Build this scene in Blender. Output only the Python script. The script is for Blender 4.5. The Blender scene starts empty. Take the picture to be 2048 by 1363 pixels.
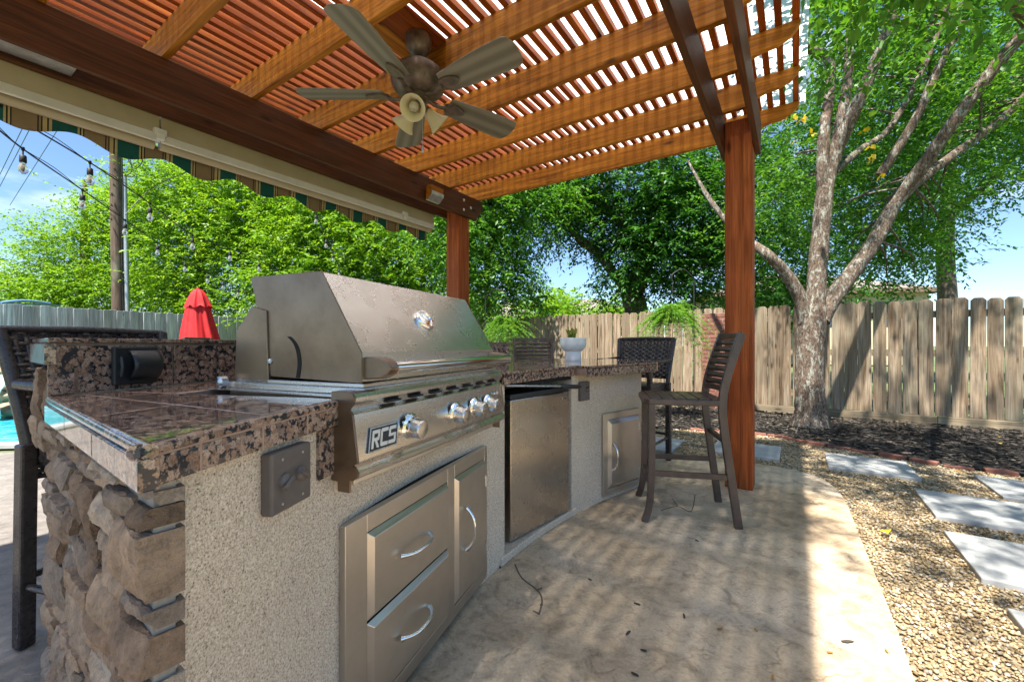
import bpy, bmesh, math, random
import numpy as np
from mathutils import Matrix, Vector
R_ = math.radians
sc = bpy.context.scene
col = sc.collection
random.seed(7)

# ---------------------------------------------------------------- camera, sky, sun, exposure
FPX, HOR, HC = 849.0, 688.0, 1.10            # focal length in photo pixels, horizon row, camera height
cd = bpy.data.cameras.new('camera')
cam = bpy.data.objects.new('camera', cd)
col.objects.link(cam)
cam.location = (0, 0, HC)
cam.rotation_euler = (R_(90), 0, 0)
cd.sensor_width = 36
cd.lens = 36 * FPX / 2048
cd.shift_y = (HOR - 681.5) / 2048
cd.clip_start = .02
cd.clip_end = 2000
sc.camera = cam

TH = R_(33.7)                                 # the pergola's beam direction, clockwise from the view axis
U = Vector((math.sin(TH), math.cos(TH), 0))
V = Vector((-math.cos(TH), math.sin(TH), 0))
SUN_EL = R_(64)
sun_dir = Vector((-U.x * math.cos(SUN_EL), -U.y * math.cos(SUN_EL), math.sin(SUN_EL)))
world = bpy.data.worlds.new('World')
sc.world = world
world.use_nodes = True
wn = world.node_tree
wn.nodes.clear()
wo = wn.nodes.new('ShaderNodeOutputWorld')
bg = wn.nodes.new('ShaderNodeBackground')
sky = wn.nodes.new('ShaderNodeTexSky')
sky.sky_type = 'NISHITA'
sky.sun_disc = False
sky.sun_elevation = SUN_EL
sky.sun_rotation = math.atan2(sun_dir.x, sun_dir.y)
sky.air_density = 1.0
sky.dust_density = .05
sky.ozone_density = 6.0
wtc = wn.nodes.new('ShaderNodeTexCoord')
wmap = wn.nodes.new('ShaderNodeMapping')
wmap.inputs['Scale'].default_value = (2.2, 2.2, 6.5)
wmap.inputs['Location'].default_value = (.35, .2, .1)
wnz = wn.nodes.new('ShaderNodeTexNoise')
wnz.inputs['Scale'].default_value = 1.5
wnz.inputs['Detail'].default_value = 7
wnz.inputs['Roughness'].default_value = .55
wrp = wn.nodes.new('ShaderNodeValToRGB')
wrp.color_ramp.elements[0].position = .55
wrp.color_ramp.elements[0].color = (0, 0, 0, 1)
wrp.color_ramp.elements[1].position = .82
wrp.color_ramp.elements[1].color = (.8, .8, .8, 1)
wmx = wn.nodes.new('ShaderNodeMix')
wmx.data_type = 'RGBA'
wmx.inputs['B'].default_value = (7.5, 8.0, 8.8, 1)
for a, b in ((wtc.outputs['Generated'], wmap.inputs['Vector']), (wmap.outputs[0], wnz.inputs['Vector']),
             (wnz.outputs[0], wrp.inputs[0]), (wrp.outputs[0], wmx.inputs['Factor']), (sky.outputs[0], wmx.inputs['A']),
             (wmx.outputs['Result'], bg.inputs['Color']), (bg.outputs[0], wo.inputs['Surface'])):
    wn.links.new(a, b)
bg.inputs['Strength'].default_value = .058
sd = bpy.data.lights.new('sun', 'SUN')
sd.energy = 3.7
sd.angle = R_(1.0)
sd.color = (1, .95, .86)
sun = bpy.data.objects.new('sun', sd)
col.objects.link(sun)
sun.rotation_euler = (-sun_dir).to_track_quat('-Z', 'Y').to_euler()
sun.location = (-5, -8, 15)
vs = sc.view_settings
vs.view_transform = 'Standard'
vs.look = 'None'
vs.exposure = 2.05
vs.gamma = 1
sc.render.engine = 'CYCLES'
sc.cycles.use_denoising = True
sc.cycles.max_bounces = 10
sc.cycles.diffuse_bounces = 5
sc.cycles.glossy_bounces = 4
sc.cycles.transmission_bounces = 6
sc.cycles.transparent_max_bounces = 12
sc.cycles.caustics_reflective = False
sc.cycles.caustics_refractive = False
sc.cycles.blur_glossy = .3

# ---------------------------------------------------------------- helpers
WM = {}
I4 = Matrix.Identity(4)


def gp(x, y, z=0.0):
    """photo pixel -> the point at height z on its ray"""
    d = (HC - z) * FPX / (y - HOR)
    return Vector(((x - 1024) / FPX * d, d, z))


def at(x, y, d):
    """photo pixel -> the point at depth d on its ray"""
    return Vector(((x - 1024) / FPX * d, d, HC + (HOR - y) / FPX * d))


def uv(u, v, z=0.0):
    return Vector((U.x * u + V.x * v, U.y * u + V.y * v, z))


def frame(o, x, z=Vector((0, 0, 1))):
    """matrix with origin o, local x along x, z up-ish"""
    x = Vector(x).normalized()
    y = z.cross(x).normalized()
    z2 = x.cross(y)
    return Matrix(((x.x, y.x, z2.x, o[0]), (x.y, y.y, z2.y, o[1]), (x.z, y.z, z2.z, o[2]), (0, 0, 0, 1)))


def put(o, M=I4, parent=None):
    col.objects.link(o)
    o.matrix_basis = M
    WM[o] = M.copy()
    if parent is not None:
        o.parent = parent
        o.matrix_parent_inverse = WM[parent].inverted()
    return o


def tag(o, label=None, cat=None, group=None, kind=None):
    for k, v in (('label', label), ('category', cat), ('group', group), ('kind', kind)):
        if v:
            o[k] = v
    return o


def thing(name, label, cat, M=I4, group=None):
    o = bpy.data.objects.new(name, None)
    o.empty_display_size = .1
    put(o, M)
    return tag(o, label, cat, group)


def copy_tree(o, M, label=None, group=None):
    """copy a thing with its parts and sub-parts, the copy standing at M"""
    inv = WM[o].inverted()

    def rec(src, par):
        c = src.copy()
        col.objects.link(c)
        SRC[c] = src
        WM[c] = M @ inv @ WM[src]
        if par is None:
            c.matrix_basis = M
        else:
            c.parent = par
            c.matrix_parent_inverse = WM[SRC[par]].inverted()
        for ch in [x for x in KIDS.get(src, [])]:
            k = rec(ch, c)
            KIDS.setdefault(c, []).append(k)
        return c
    r = rec(o, None)
    if label:
        r['label'] = label
    if group:
        r['group'] = group
    return r


KIDS = {}
SRC = {}


class MB:
    def __init__(self):
        self.v, self.f, self.mi = [], [], []
        self.m = 0

    def add(self, vs, fs):
        b = len(self.v)
        self.v += [tuple(p) for p in vs]
        for f in fs:
            self.f.append(tuple(i + b for i in f))
            self.mi.append(self.m)
        return self

    def box(self, c, s, M=None):
        cx, cy, cz = c
        sx, sy, sz = s[0] / 2, s[1] / 2, s[2] / 2
        vs = [Vector((cx + a * sx, cy + b * sy, cz + d * sz)) for a in (-1, 1) for b in (-1, 1) for d in (-1, 1)]
        if M is not None:
            vs = [M @ p for p in vs]
        return self.add(vs, [(0, 1, 3, 2), (4, 6, 7, 5), (0, 4, 5, 1), (2, 3, 7, 6), (0, 2, 6, 4), (1, 5, 7, 3)])

    def bx(self, x0, x1, y0, y1, z0, z1, M=None):
        return self.box(((x0 + x1) / 2, (y0 + y1) / 2, (z0 + z1) / 2), (x1 - x0, y1 - y0, z1 - z0), M)

    def prism(self, poly, ext, origin=(0, 0, 0), ax=(1, 0, 0), ay=(0, 1, 0), az=(0, 0, 1)):
        """poly in (ax, ay), extruded along az from 0 to ext (or (e0, e1))"""
        e0, e1 = ext if isinstance(ext, tuple) else (0, ext)
        o, ax, ay, az = Vector(origin), Vector(ax), Vector(ay), Vector(az)
        n = len(poly)
        vs = [o + ax * p[0] + ay * p[1] + az * e for e in (e0, e1) for p in poly]
        fs = [tuple(range(n))[::-1], tuple(range(n, 2 * n))] + [(i, (i + 1) % n, n + (i + 1) % n, n + i) for i in range(n)]
        return self.add(vs, fs)

    def tube(self, pts, rad, seg=8, cap=True, up=None):
        pts = [Vector(p) for p in pts]
        n = len(pts)
        if not isinstance(rad, (list, tuple)):
            rad = [rad] * n
        vs, fs = [], []
        prev = None
        for i, p in enumerate(pts):
            t = (pts[min(i + 1, n - 1)] - pts[max(i - 1, 0)]).normalized()
            if prev is None:
                a = Vector((0, 0, 1)) if abs(t.z) < .9 else Vector((1, 0, 0))
                x = t.cross(a).normalized()
            else:
                x = (prev - t * prev.dot(t)).normalized()
            prev = x
            y = t.cross(x)
            for k in range(seg):
                w = 2 * math.pi * (k + .5) / seg
                vs.append(p + x * (math.cos(w) * rad[i]) + y * (math.sin(w) * rad[i]))
        for i in range(n - 1):
            for k in range(seg):
                k2 = (k + 1) % seg
                fs.append((i * seg + k, i * seg + k2, (i + 1) * seg + k2, (i + 1) * seg + k))
        if cap:
            fs.append(tuple(range(seg))[::-1])
            fs.append(tuple(range((n - 1) * seg, n * seg)))
        return self.add(vs, fs)

    def lathe(self, prof, seg=20, M=None, cap=True):
        vs, fs = [], []
        for r, z in prof:
            for k in range(seg):
                a = 2 * math.pi * k / seg
                p = Vector((r * math.cos(a), r * math.sin(a), z))
                vs.append(M @ p if M is not None else p)
        n = len(prof)
        for i in range(n - 1):
            for k in range(seg):
                k2 = (k + 1) % seg
                fs.append((i * seg + k, i * seg + k2, (i + 1) * seg + k2, (i + 1) * seg + k))
        if cap:
            fs.append(tuple(range(seg))[::-1])
            fs.append(tuple(range((n - 1) * seg, n * seg)))
        return self.add(vs, fs)

    def sheet(self, grid):
        """grid[i][j] of points -> quads"""
        n, m = len(grid), len(grid[0])
        vs = [p for r in grid for p in r]
        fs = [(i * m + j, i * m + j + 1, (i + 1) * m + j + 1, (i + 1) * m + j) for i in range(n - 1) for j in range(m - 1)]
        return self.add(vs, fs)

    def mesh(self, name, mats, smooth=None):
        me = bpy.data.meshes.new(name)
        me.from_pydata(self.v, [], self.f)
        for m in (mats if isinstance(mats, (list, tuple)) else [mats]):
            me.materials.append(m)
        if any(self.mi):
            me.polygons.foreach_set('material_index', self.mi)
        bm = bmesh.new()
        bm.from_mesh(me)
        bmesh.ops.recalc_face_normals(bm, faces=bm.faces)
        bm.to_mesh(me)
        bm.free()
        if smooth is not None:
            me.shade_smooth()
            if smooth < 180:
                me.set_sharp_from_angle(angle=R_(smooth))
        return me

    def build(self, name, mats, parent=None, M=I4, smooth=None, bevel=0, seg=2, label=None):
        return obj(name, self.mesh(name, mats, smooth), parent, M, bevel, seg, label)


def obj(name, me, parent=None, M=I4, bevel=0, seg=2, label=None):
    o = bpy.data.objects.new(name, me)
    W = (WM[parent] @ M) if (parent is not None) else M
    put(o, W, parent)
    if parent is not None:
        KIDS.setdefault(parent, []).append(o)
    if bevel:
        b = o.modifiers.new('bevel', 'BEVEL')
        b.width = bevel
        b.segments = seg
        b.limit_method = 'ANGLE'
        b.angle_limit = R_(35)
    if label:
        o['label'] = label
    return o


def npmesh(name, V_, F_, mats, smooth=False):
    """fast mesh from numpy triangles"""
    me = bpy.data.meshes.new(name)
    V_ = np.ascontiguousarray(V_, dtype=np.float32)
    F_ = np.ascontiguousarray(F_, dtype=np.int32)
    me.vertices.add(len(V_))
    me.vertices.foreach_set('co', V_.ravel())
    me.loops.add(F_.size)
    me.loops.foreach_set('vertex_index', F_.ravel())
    me.polygons.add(len(F_))
    me.polygons.foreach_set('loop_start', np.arange(0, F_.size, F_.shape[1], dtype=np.int32))
    me.polygons.foreach_set('loop_total', np.full(len(F_), F_.shape[1], dtype=np.int32))
    if smooth:
        me.polygons.foreach_set('use_smooth', np.ones(len(F_), dtype=bool))
    for m in (mats if isinstance(mats, (list, tuple)) else [mats]):
        me.materials.append(m)
    me.update(calc_edges=True)
    return me


def catmull(pts, n=6):
    pts = [Vector(p) for p in pts]
    out = []
    for i in range(len(pts) - 1):
        p0, p1, p2, p3 = pts[max(i - 1, 0)], pts[i], pts[i + 1], pts[min(i + 2, len(pts) - 1)]
        for k in range(n):
            t = k / n
            out.append(.5 * ((2 * p1) + (p2 - p0) * t + (2 * p0 - 5 * p1 + 4 * p2 - p3) * t * t + (3 * p1 - p0 - 3 * p2 + p3) * t ** 3))
    out.append(pts[-1])
    return out


# ---------------------------------------------------------------- materials
class NT:
    def __init__(self, name):
        self.m = bpy.data.materials.new(name)
        self.m.use_nodes = True
        self.t = self.m.node_tree
        self.b = self.t.nodes['Principled BSDF']
        self.out = self.t.nodes['Material Output']

    def n(self, typ, out=0, **kw):
        nd = self.t.nodes.new('ShaderNode' + typ)
        for k, v in kw.items():
            k = k.replace('_', ' ') if k not in nd.inputs and not hasattr(nd, k) else k
            if k in nd.inputs:
                self.set(nd.inputs[k], v)
            else:
                setattr(nd, k, v)
        return nd.outputs[out]

    def set(self, sock, v):
        if isinstance(v, bpy.types.NodeSocket):
            self.t.links.new(v, sock)
        else:
            if isinstance(v, tuple) and len(v) == 3 and sock.type == 'RGBA':
                v = v + (1,)
            sock.default_value = v

    def coord(self, scale=(1, 1, 1), rnd=0, kind='Object'):
        c = self.n('TexCoord')
        c = c.node.outputs[kind]
        if rnd:
            r = self.n('ObjectInfo').node.outputs['Random']
            mu = self.t.nodes.new('ShaderNodeMath')
            mu.operation = 'MULTIPLY'
            self.t.links.new(r, mu.inputs[0])
            mu.inputs[1].default_value = rnd
            ad = self.t.nodes.new('ShaderNodeVectorMath')
            ad.operation = 'ADD'
            self.t.links.new(c, ad.inputs[0])
            self.t.links.new(mu.outputs[0], ad.inputs[1])
            c = ad.outputs[0]
        mp = self.t.nodes.new('ShaderNodeMapping')
        mp.inputs['Scale'].default_value = scale
        self.t.links.new(c, mp.inputs['Vector'])
        return mp.outputs[0]

    def noise(self, vec, scale=5, detail=4, rough=.55, dist=0, out=0):
        return self.n('TexNoise', out, Vector=vec, Scale=scale, Detail=detail, Roughness=rough, Distortion=dist)

    def ramp(self, fac, *stops):
        nd = self.t.nodes.new('ShaderNodeValToRGB')
        e = nd.color_ramp.elements
        while len(e) < len(stops):
            e.new(.5)
        for i, (p, c) in enumerate(stops):
            e[i].position = p
            e[i].color = (c, c, c, 1) if isinstance(c, (int, float)) else tuple(c) + (1,)
        self.set(nd.inputs[0], fac)
        return nd.outputs[0]

    def mix(self, fac, a, b, blend='MIX'):
        nd = self.t.nodes.new('ShaderNodeMix')
        nd.data_type = 'RGBA'
        nd.blend_type = blend
        self.set(nd.inputs['Factor'], fac)
        self.set(nd.inputs['A'], a)
        self.set(nd.inputs['B'], b)
        return nd.outputs['Result']

    def math(self, op, a, b=0.0, c=None):
        nd = self.t.nodes.new('ShaderNodeMath')
        nd.operation = op
        self.set(nd.inputs[0], a)
        self.set(nd.inputs[1], b)
        if c is not None:
            self.set(nd.inputs[2], c)
        return nd.outputs[0]

    def bump(self, h, strength=.3, dist=.01):
        nd = self.t.nodes.new('ShaderNodeBump')
        nd.inputs['Strength'].default_value = strength
        nd.inputs['Distance'].default_value = dist
        self.set(nd.inputs['Height'], h)
        self.set(self.b.inputs['Normal'], nd.outputs[0])
        return nd.outputs[0]

    def fin(self, color=None, rough=.6, metal=0.0, spec=.5):
        if color is not None:
            self.set(self.b.inputs['Base Color'], color)
        self.set(self.b.inputs['Roughness'], rough)
        self.set(self.b.inputs['Metallic'], metal)
        self.set(self.b.inputs['Specular IOR Level'], spec)
        return self.m


def plain(name, c, rough=.5, metal=0.0, var=.12, scale=12, bump=0.0):
    """one colour, broken up by wear"""
    t = NT(name)
    co = t.coord((1, 1, 1), 9)
    nz = t.noise(co, scale, 5, .6)
    d = tuple(x * (1 - var) for x in c)
    l = tuple(min(1, x * (1 + var)) for x in c)
    cc = t.ramp(nz, (.3, d), (.7, l))
    rr = t.ramp(t.noise(co, scale * 2.3, 4), (.3, max(0, rough - .08)), (.7, min(1, rough + .1)))
    if bump:
        t.bump(nz, bump, .004)
    return t.fin(cc, rr, metal)


def wood(name, dark, mid, light, axis=0, rough=.6, bump=.25, knots=True, fine=1.0):
    t = NT(name)
    s = [14, 14, 14]
    s[axis] = .9
    co = t.coord(tuple(s), 13)
    s2 = [90 * fine] * 3
    s2[axis] = 3
    co2 = t.coord(tuple(s2), 7)
    a = t.noise(co, 1.0, 5, .6, 1.6)
    b = t.noise(co2, 1.0, 3, .6)
    c = t.ramp(a, (.28, dark), (.5, mid), (.72, light))
    c = t.mix(.6, c, t.ramp(b, (.3, .3), (.6, 1.05)), 'MULTIPLY')
    rnd = t.n('ObjectInfo').node.outputs['Random']
    c = t.mix(1.0, c, t.ramp(rnd, (0, .72), (1, 1.12)), 'MULTIPLY')
    if knots:
        s3 = [7, 7, 7]
        s3[axis] = 2.2
        k = t.n('TexVoronoi', 0, Vector=t.coord(tuple(s3), 5), Scale=1.0, Randomness=1.0)
        c = t.mix(t.ramp(k, (.06, .85), (.14, 0.0)), c, tuple(x * .35 for x in dark))
    if axis == 2 and rough > .8:                  # weathered boards: grey-green bleach and brown heartwood
        w_ = t.noise(t.coord((4.5, 4.5, .55), 31), 1.0, 4, .6, .6)
        c = t.mix(t.ramp(w_, (.46, 0.0), (.62, .55)), c, tuple(x * .55 for x in mid))
        c = t.mix(t.ramp(t.noise(t.coord((3, 3, .8), 19), 1.0, 4), (.55, 0.0), (.7, .4)), c, (.30, .31, .22))
    h = t.math('ADD', t.math('MULTIPLY', a, .5), b)
    t.bump(h, bump, .004)
    return t.fin(c, rough, 0, .2)


M = {}
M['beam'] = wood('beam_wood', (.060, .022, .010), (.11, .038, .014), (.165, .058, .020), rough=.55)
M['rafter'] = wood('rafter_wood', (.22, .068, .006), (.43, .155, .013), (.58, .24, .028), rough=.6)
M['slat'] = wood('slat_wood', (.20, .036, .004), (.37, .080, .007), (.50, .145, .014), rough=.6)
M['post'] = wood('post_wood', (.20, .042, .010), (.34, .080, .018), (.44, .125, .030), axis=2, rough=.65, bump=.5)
M['picket'] = wood('picket_wood', (.12, .07, .038), (.32, .235, .155), (.46, .38, .285), axis=2, rough=.85, bump=.4)
M['picket_grey'] = wood('grey_picket_wood', (.25, .25, .24), (.43, .43, .41), (.60, .60, .57), axis=2, rough=.9, bump=.4)
M['rail'] = wood('rail_wood', (.2, .15, .09), (.34, .27, .18), (.42, .35, .25), rough=.85)
M['pole'] = wood('pole_wood', (.10, .065, .045), (.17, .115, .085), (.23, .17, .13), axis=2, rough=.9)


def granite(name='granite'):
    t = NT(name)
    co = t.coord((1, 1, 1), 3)
    ds = t.n('TexNoise', 1, Vector=co, Scale=85.0, Detail=5.0)
    wob = t.n('VectorMath', operation='MULTIPLY_ADD')
    nd = wob.node
    t.set(nd.inputs[0], ds)
    nd.inputs[1].default_value = (.018, .018, .018)
    t.set(nd.inputs[2], co)
    v1 = t.n('TexVoronoi', 0, Vector=wob, Scale=70.0, Randomness=1.0)
    vc = v1.node.outputs['Color']
    sep = t.n('SeparateColor', 0, Color=vc)
    orb = t.ramp(sep, (0, (.27, .16, .11)), (.4, (.38, .25, .18)), (.75, (.48, .345, .265)), (.92, (.30, .21, .16)), (1, (.10, .08, .075)))
    fl = t.noise(co, 330, 4, .7)
    orb = t.mix(.8, orb, t.ramp(fl, (.36, .25), (.47, .85), (.7, 1.2)), 'MULTIPLY')
    mk = t.math('ADD', t.math('MULTIPLY', v1, .55), t.math('MULTIPLY', t.noise(co, 125, 6, .72), .95))
    c = t.mix(t.ramp(mk, (.785, 0.0), (.85, 1.0)), orb, (.020, .024, .034))
    c = t.mix(.4, c, t.ramp(t.noise(co, 160, 5, .75), (.40, .15), (.5, 1.0)), 'MULTIPLY')
    return t.fin(c, .06, 0, .6)


M['granite'] = granite()
t = NT('grout')
M['grout'] = t.fin(t.ramp(t.noise(t.coord(), 60, 3), (.3, (.30, .19, .14)), (.7, (.42, .29, .22))), .85)

t = NT('stucco')
co = t.coord()
n1 = t.noise(co, 230, 2, .8)
n2 = t.noise(co, 95, 3, .7)
c = t.ramp(n1, (.30, (.07, .055, .045)), (.39, (.46, .36, .265)), (.52, (.63, .52, .40)), (.68, (.80, .70, .58)))
c = t.mix(.35, c, t.ramp(n2, (.3, .55), (.65, 1.15)), 'MULTIPLY')
c = t.mix(.35, c, t.ramp(t.noise(co, 3, 4), (.3, .7), (.7, 1.1)), 'MULTIPLY')
t.bump(t.math('ADD', n1, n2), .35, .004)
M['stucco'] = t.fin(c, .92, 0, .2)

t = NT('veneer_stone')
co = t.coord((1, 1, 1), 17)
rnd = t.n('ObjectInfo').node.outputs['Random']
base = t.ramp(rnd, (0, (.16, .11, .075)), (.25, (.27, .185, .125)), (.5, (.38, .28, .195)), (.75, (.23, .185, .15)), (1, (.46, .365, .275)))
big = t.noise(co, 9, 6, .65)
fin_ = t.noise(co, 70, 4, .7)
c = t.mix(.8, base, t.ramp(big, (.28, .45), (.5, .95), (.74, 1.35)), 'MULTIPLY')
c = t.mix(.6, c, t.ramp(fin_, (.3, .42), (.5, .95), (.75, 1.4)), 'MULTIPLY')
t.bump(t.math('ADD', t.math('MULTIPLY', t.noise(co, 26, 6, .7), 1.2), t.math('MULTIPLY', fin_, .8)), .8, .02)
M['stone'] = t.fin(c, .88, 0, .25)
M['mortar'] = plain('mortar', (.26, .235, .205), .95, 0, .3, 40, .5)


def steel(name, base, rough, axis=0, warm=1.0, brown_blotch=.25):
    t = NT(name)
    s = [220, 220, 220]
    s[axis] = 2.5
    br = t.noise(t.coord(tuple(s)), 1, 2, .6)
    sm = t.noise(t.coord((1, 1, 1), 5), 5.5, 5, .6)
    c = t.mix(brown_blotch, base, t.ramp(sm, (.25, (.42, .34, .26)), (.6, (1, 1, 1))), 'MULTIPLY')
    c = t.mix(.13, c, t.ramp(br, (.2, .75), (.8, 1.1)), 'MULTIPLY')
    r = t.math('ADD', t.ramp(sm, (.3, rough + .10), (.7, rough)), t.math('MULTIPLY', t.math('SUBTRACT', br, .5), .04))
    t.b.inputs['Anisotropic'].default_value = .4
    return t.fin(c, r, 1.0)


M['steel'] = steel('brushed_steel', (.66, .635, .60), .22)
M['steel_dark'] = steel('brown_reflection_steel', (.27, .20, .15), .36, brown_blotch=.55)  # dark surroundings mirrored in the grill sides are painted in as brown
M['steel_drawer'] = steel('drawer_steel', (.62, .575, .52), .30, brown_blotch=.25)
M['steel_fridge'] = steel('fridge_steel', (.56, .51, .45), .22, axis=2, brown_blotch=.3)
M['chrome'] = plain('chrome', (.78, .78, .77), .10, 1.0, .05)
M['zinc'] = plain('satin_zinc', (.55, .56, .57), .3, 1.0, .1, 30)
M['black_plastic'] = plain('black_plastic', (.018, .020, .023), .38, 0, .2, 20)
M['black_gap'] = plain('shadow_gap', (.01, .009, .008), .9, 0, .2)  # near-black stands in for the shade inside recesses, slots and vents
M['box_brown'] = plain('bronze_box_paint', (.115, .095, .085), .5, 0, .12, 25, .1)
M['frame_brown'] = plain('espresso_metal', (.075, .048, .037), .38, 0, .35, 9, .05)
M['bronze'] = plain('aged_bronze', (.15, .115, .095), .45, .45, .45, 22, .1)
M['wicker'] = plain('espresso_wicker', (.036, .029, .028), .28, 0, .4, 30)
M['white_ceramic'] = plain('white_ceramic', (.80, .80, .77), .32, 0, .03, 6)
M['awning_beige'] = plain('beige_powder_coat', (.44, .36, .245), .45, 0, .08, 5)
M['awning_white'] = plain('white_aluminium', (.62, .60, .55), .4, 0, .08, 5)
M['galv'] = plain('galvanised_steel', (.45, .46, .47), .45, .8, .2, 25)
M['red_fabric'] = plain('red_canvas', (.48, .005, .008), .75, 0, .12, 4)
M['cable'] = plain('black_cable', (.012, .012, .013), .6, 0, .2)
M['paver'] = plain('pale_concrete', (.37, .37, .36), .9, 0, .13, 7, .15)
M['brick'] = plain('red_brick', (.21, .085, .06), .9, 0, .45, 14, .35)
M['rock'] = plain('waterfall_rock', (.36, .24, .15), .85, 0, .45, 5, .6)
M['bark_far'] = plain('brown_bark', (.12, .095, .07), .95, 0, .4, 9, .8)  # plain brown with random tone, for background trunks and fallen twigs
M['soil'] = plain('soil_lawn', (.10, .13, .045), .95, 0, .4, 3, .5)

t = NT('lichen_bark')
co = t.coord((1, 1, .45))
a = t.noise(co, 20, 8, .72)
b = t.noise(t.coord((1, 1, .4)), 60, 6, .75)
c = t.ramp(b, (.33, (.035, .024, .018)), (.5, (.14, .10, .075)), (.68, (.28, .22, .17)))
c = t.mix(t.ramp(a, (.52, 0.0), (.60, .75)), c, t.ramp(b, (.3, (.24, .26, .21)), (.7, (.58, .59, .52))))
c = t.mix(t.ramp(t.noise(co, 5, 4, .6), (.6, 0.0), (.72, .6)), c, (.17, .055, .03))
t.bump(t.math('ADD', b, a), .9, .02)
M['bark'] = t.fin(c, .95, 0, .2)

t = NT('stamped_concrete')
co = t.coord()
dn = t.noise(co, 1.6, 5, .6, 0, 1)
wv = t.n('VectorMath', operation='MULTIPLY_ADD')
t.set(wv.node.inputs[0], dn)
wv.node.inputs[1].default_value = (.8, .8, .8)
t.set(wv.node.inputs[2], co)
ve = t.n('TexVoronoi', 0, feature='DISTANCE_TO_EDGE', Vector=wv, Scale=2.1)
ve2 = t.n('TexVoronoi', 0, feature='DISTANCE_TO_EDGE', Vector=wv, Scale=5.5)
big = t.noise(co, 1.3, 6, .62)
med = t.noise(co, 9, 7, .68, .8)
fine = t.noise(co, 90, 4, .7)
c = t.ramp(big, (.26, (.34, .24, .15)), (.45, (.50, .375, .25)), (.62, (.56, .45, .335)), (.8, (.47, .40, .32)))
c = t.mix(.85, c, t.ramp(med, (.30, .36), (.42, .74), (.52, 1.0), (.66, 1.12)), 'MULTIPLY')
c = t.mix(.8, c, t.ramp(t.noise(co, 26, 6, .75, 1.2), (.34, .6), (.46, .97), (.62, 1.06)), 'MULTIPLY')
c = t.mix(.4, c, t.ramp(fine, (.3, .55), (.65, 1.12)), 'MULTIPLY')
ck = t.math('MULTIPLY', t.ramp(ve, (0.0, 1.0), (.022, 0.0)), t.ramp(t.noise(co, 3.1, 3), (.52, 0.0), (.66, 1.0)))
ck2 = t.math('MULTIPLY', t.ramp(ve2, (0.0, .8), (.03, 0.0)), t.ramp(t.noise(co, 4.3, 3), (.56, 0.0), (.7, 1.0)))
cks = t.math('MAXIMUM', ck, ck2)
c = t.mix(t.math('MULTIPLY', cks, .4), c, (.16, .115, .08))
st = t.math('MULTIPLY', t.ramp(t.noise(co, 2.7, 5, .7, 1.0), (.64, 0.0), (.70, .75)), t.ramp(t.noise(co, .9, 2), (.45, 0.0), (.6, 1.0)))
c = t.mix(st, c, (.16, .105, .06))
hh = t.math('SUBTRACT', t.math('ADD', med, t.math('MULTIPLY', big, 1.5)), cks)
t.bump(hh, .45, .02)
M['patio'] = t.fin(c, t.ramp(med, (.3, .5), (.7, .75)), 0, .35)

t = NT('pool_deck_concrete')
co = t.coord()
big = t.noise(co, 2.2, 6, .65)
med = t.noise(co, 14, 6, .7, .6)
c = t.ramp(big, (.3, (.15, .13, .115)), (.7, (.27, .245, .22)))
c = t.mix(.7, c, t.ramp(med, (.3, .5), (.6, 1.1)), 'MULTIPLY')
t.bump(t.math('ADD', med, big), .6, .02)
M['deck'] = t.fin(c, .75, 0, .3)


def pebbles_mat(name, stops, rough=.8):
    t = NT(name)
    r = t.n('NewGeometry').node.outputs['Random Per Island']
    c = t.ramp(r, *stops)
    c = t.mix(.4, c, t.ramp(t.noise(t.coord(), 60, 3), (.3, .6), (.7, 1.15)), 'MULTIPLY')
    return t.fin(c, rough, 0, .3)


M['pebble'] = pebbles_mat('river_pebble', ((0, (.16, .105, .055)), (.25, (.32, .225, .115)), (.5, (.46, .36, .21)), (.72, (.38, .27, .15)), (.88, (.60, .53, .42)), (1, (.22, .18, .14))))
M['mulch'] = pebbles_mat('black_mulch', ((0, (.020, .017, .014)), (.5, (.050, .043, .036)), (.85, (.10, .085, .07)), (1, (.22, .175, .13))), .9)
t = NT('gravel_base')
c = t.ramp(t.noise(t.coord(), 45, 5, .75), (.3, (.10, .07, .04)), (.5, (.27, .20, .11)), (.7, (.42, .33, .21)))
M['gravel'] = t.fin(c, .9)
t = NT('mulch_base')
t.bump(t.noise(t.coord(), 40, 6, .8), 1.0, .03)
M['mulch_base'] = t.fin(t.ramp(t.noise(t.coord(), 30, 5, .75), (.3, (.008, .007, .006)), (.7, (.04, .034, .03))), .95)


def leaf_mat(name, stops, trans=.45, rough=.45):
    t = NT(name)
    r = t.n('NewGeometry').node.outputs['Random Per Island']
    big = t.noise(t.coord(), .9, 3)
    big = t.ramp(t.math('ADD', t.math('MULTIPLY', big, .5), t.math('MULTIPLY', t.noise(t.coord(), 2.6, 3), .5)), (.36, 0.0), (.64, 1.0))
    c = t.ramp(t.math('ADD', t.math('MULTIPLY', r, .55), t.math('MULTIPLY', big, .45)), *stops)
    t.fin(c, rough, 0, .4)
    tr = t.n('BsdfTranslucent', 0, Color=t.mix(1.0, c, (1.5, 1.35, .6), 'MULTIPLY'))
    mx = t.n('MixShader', 0)
    nd = mx.node
    nd.inputs[0].default_value = trans
    t.t.links.new(t.b.outputs[0], nd.inputs[1])
    t.t.links.new(tr, nd.inputs[2])
    t.t.links.new(mx, t.out.inputs['Surface'])
    return t.m


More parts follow.
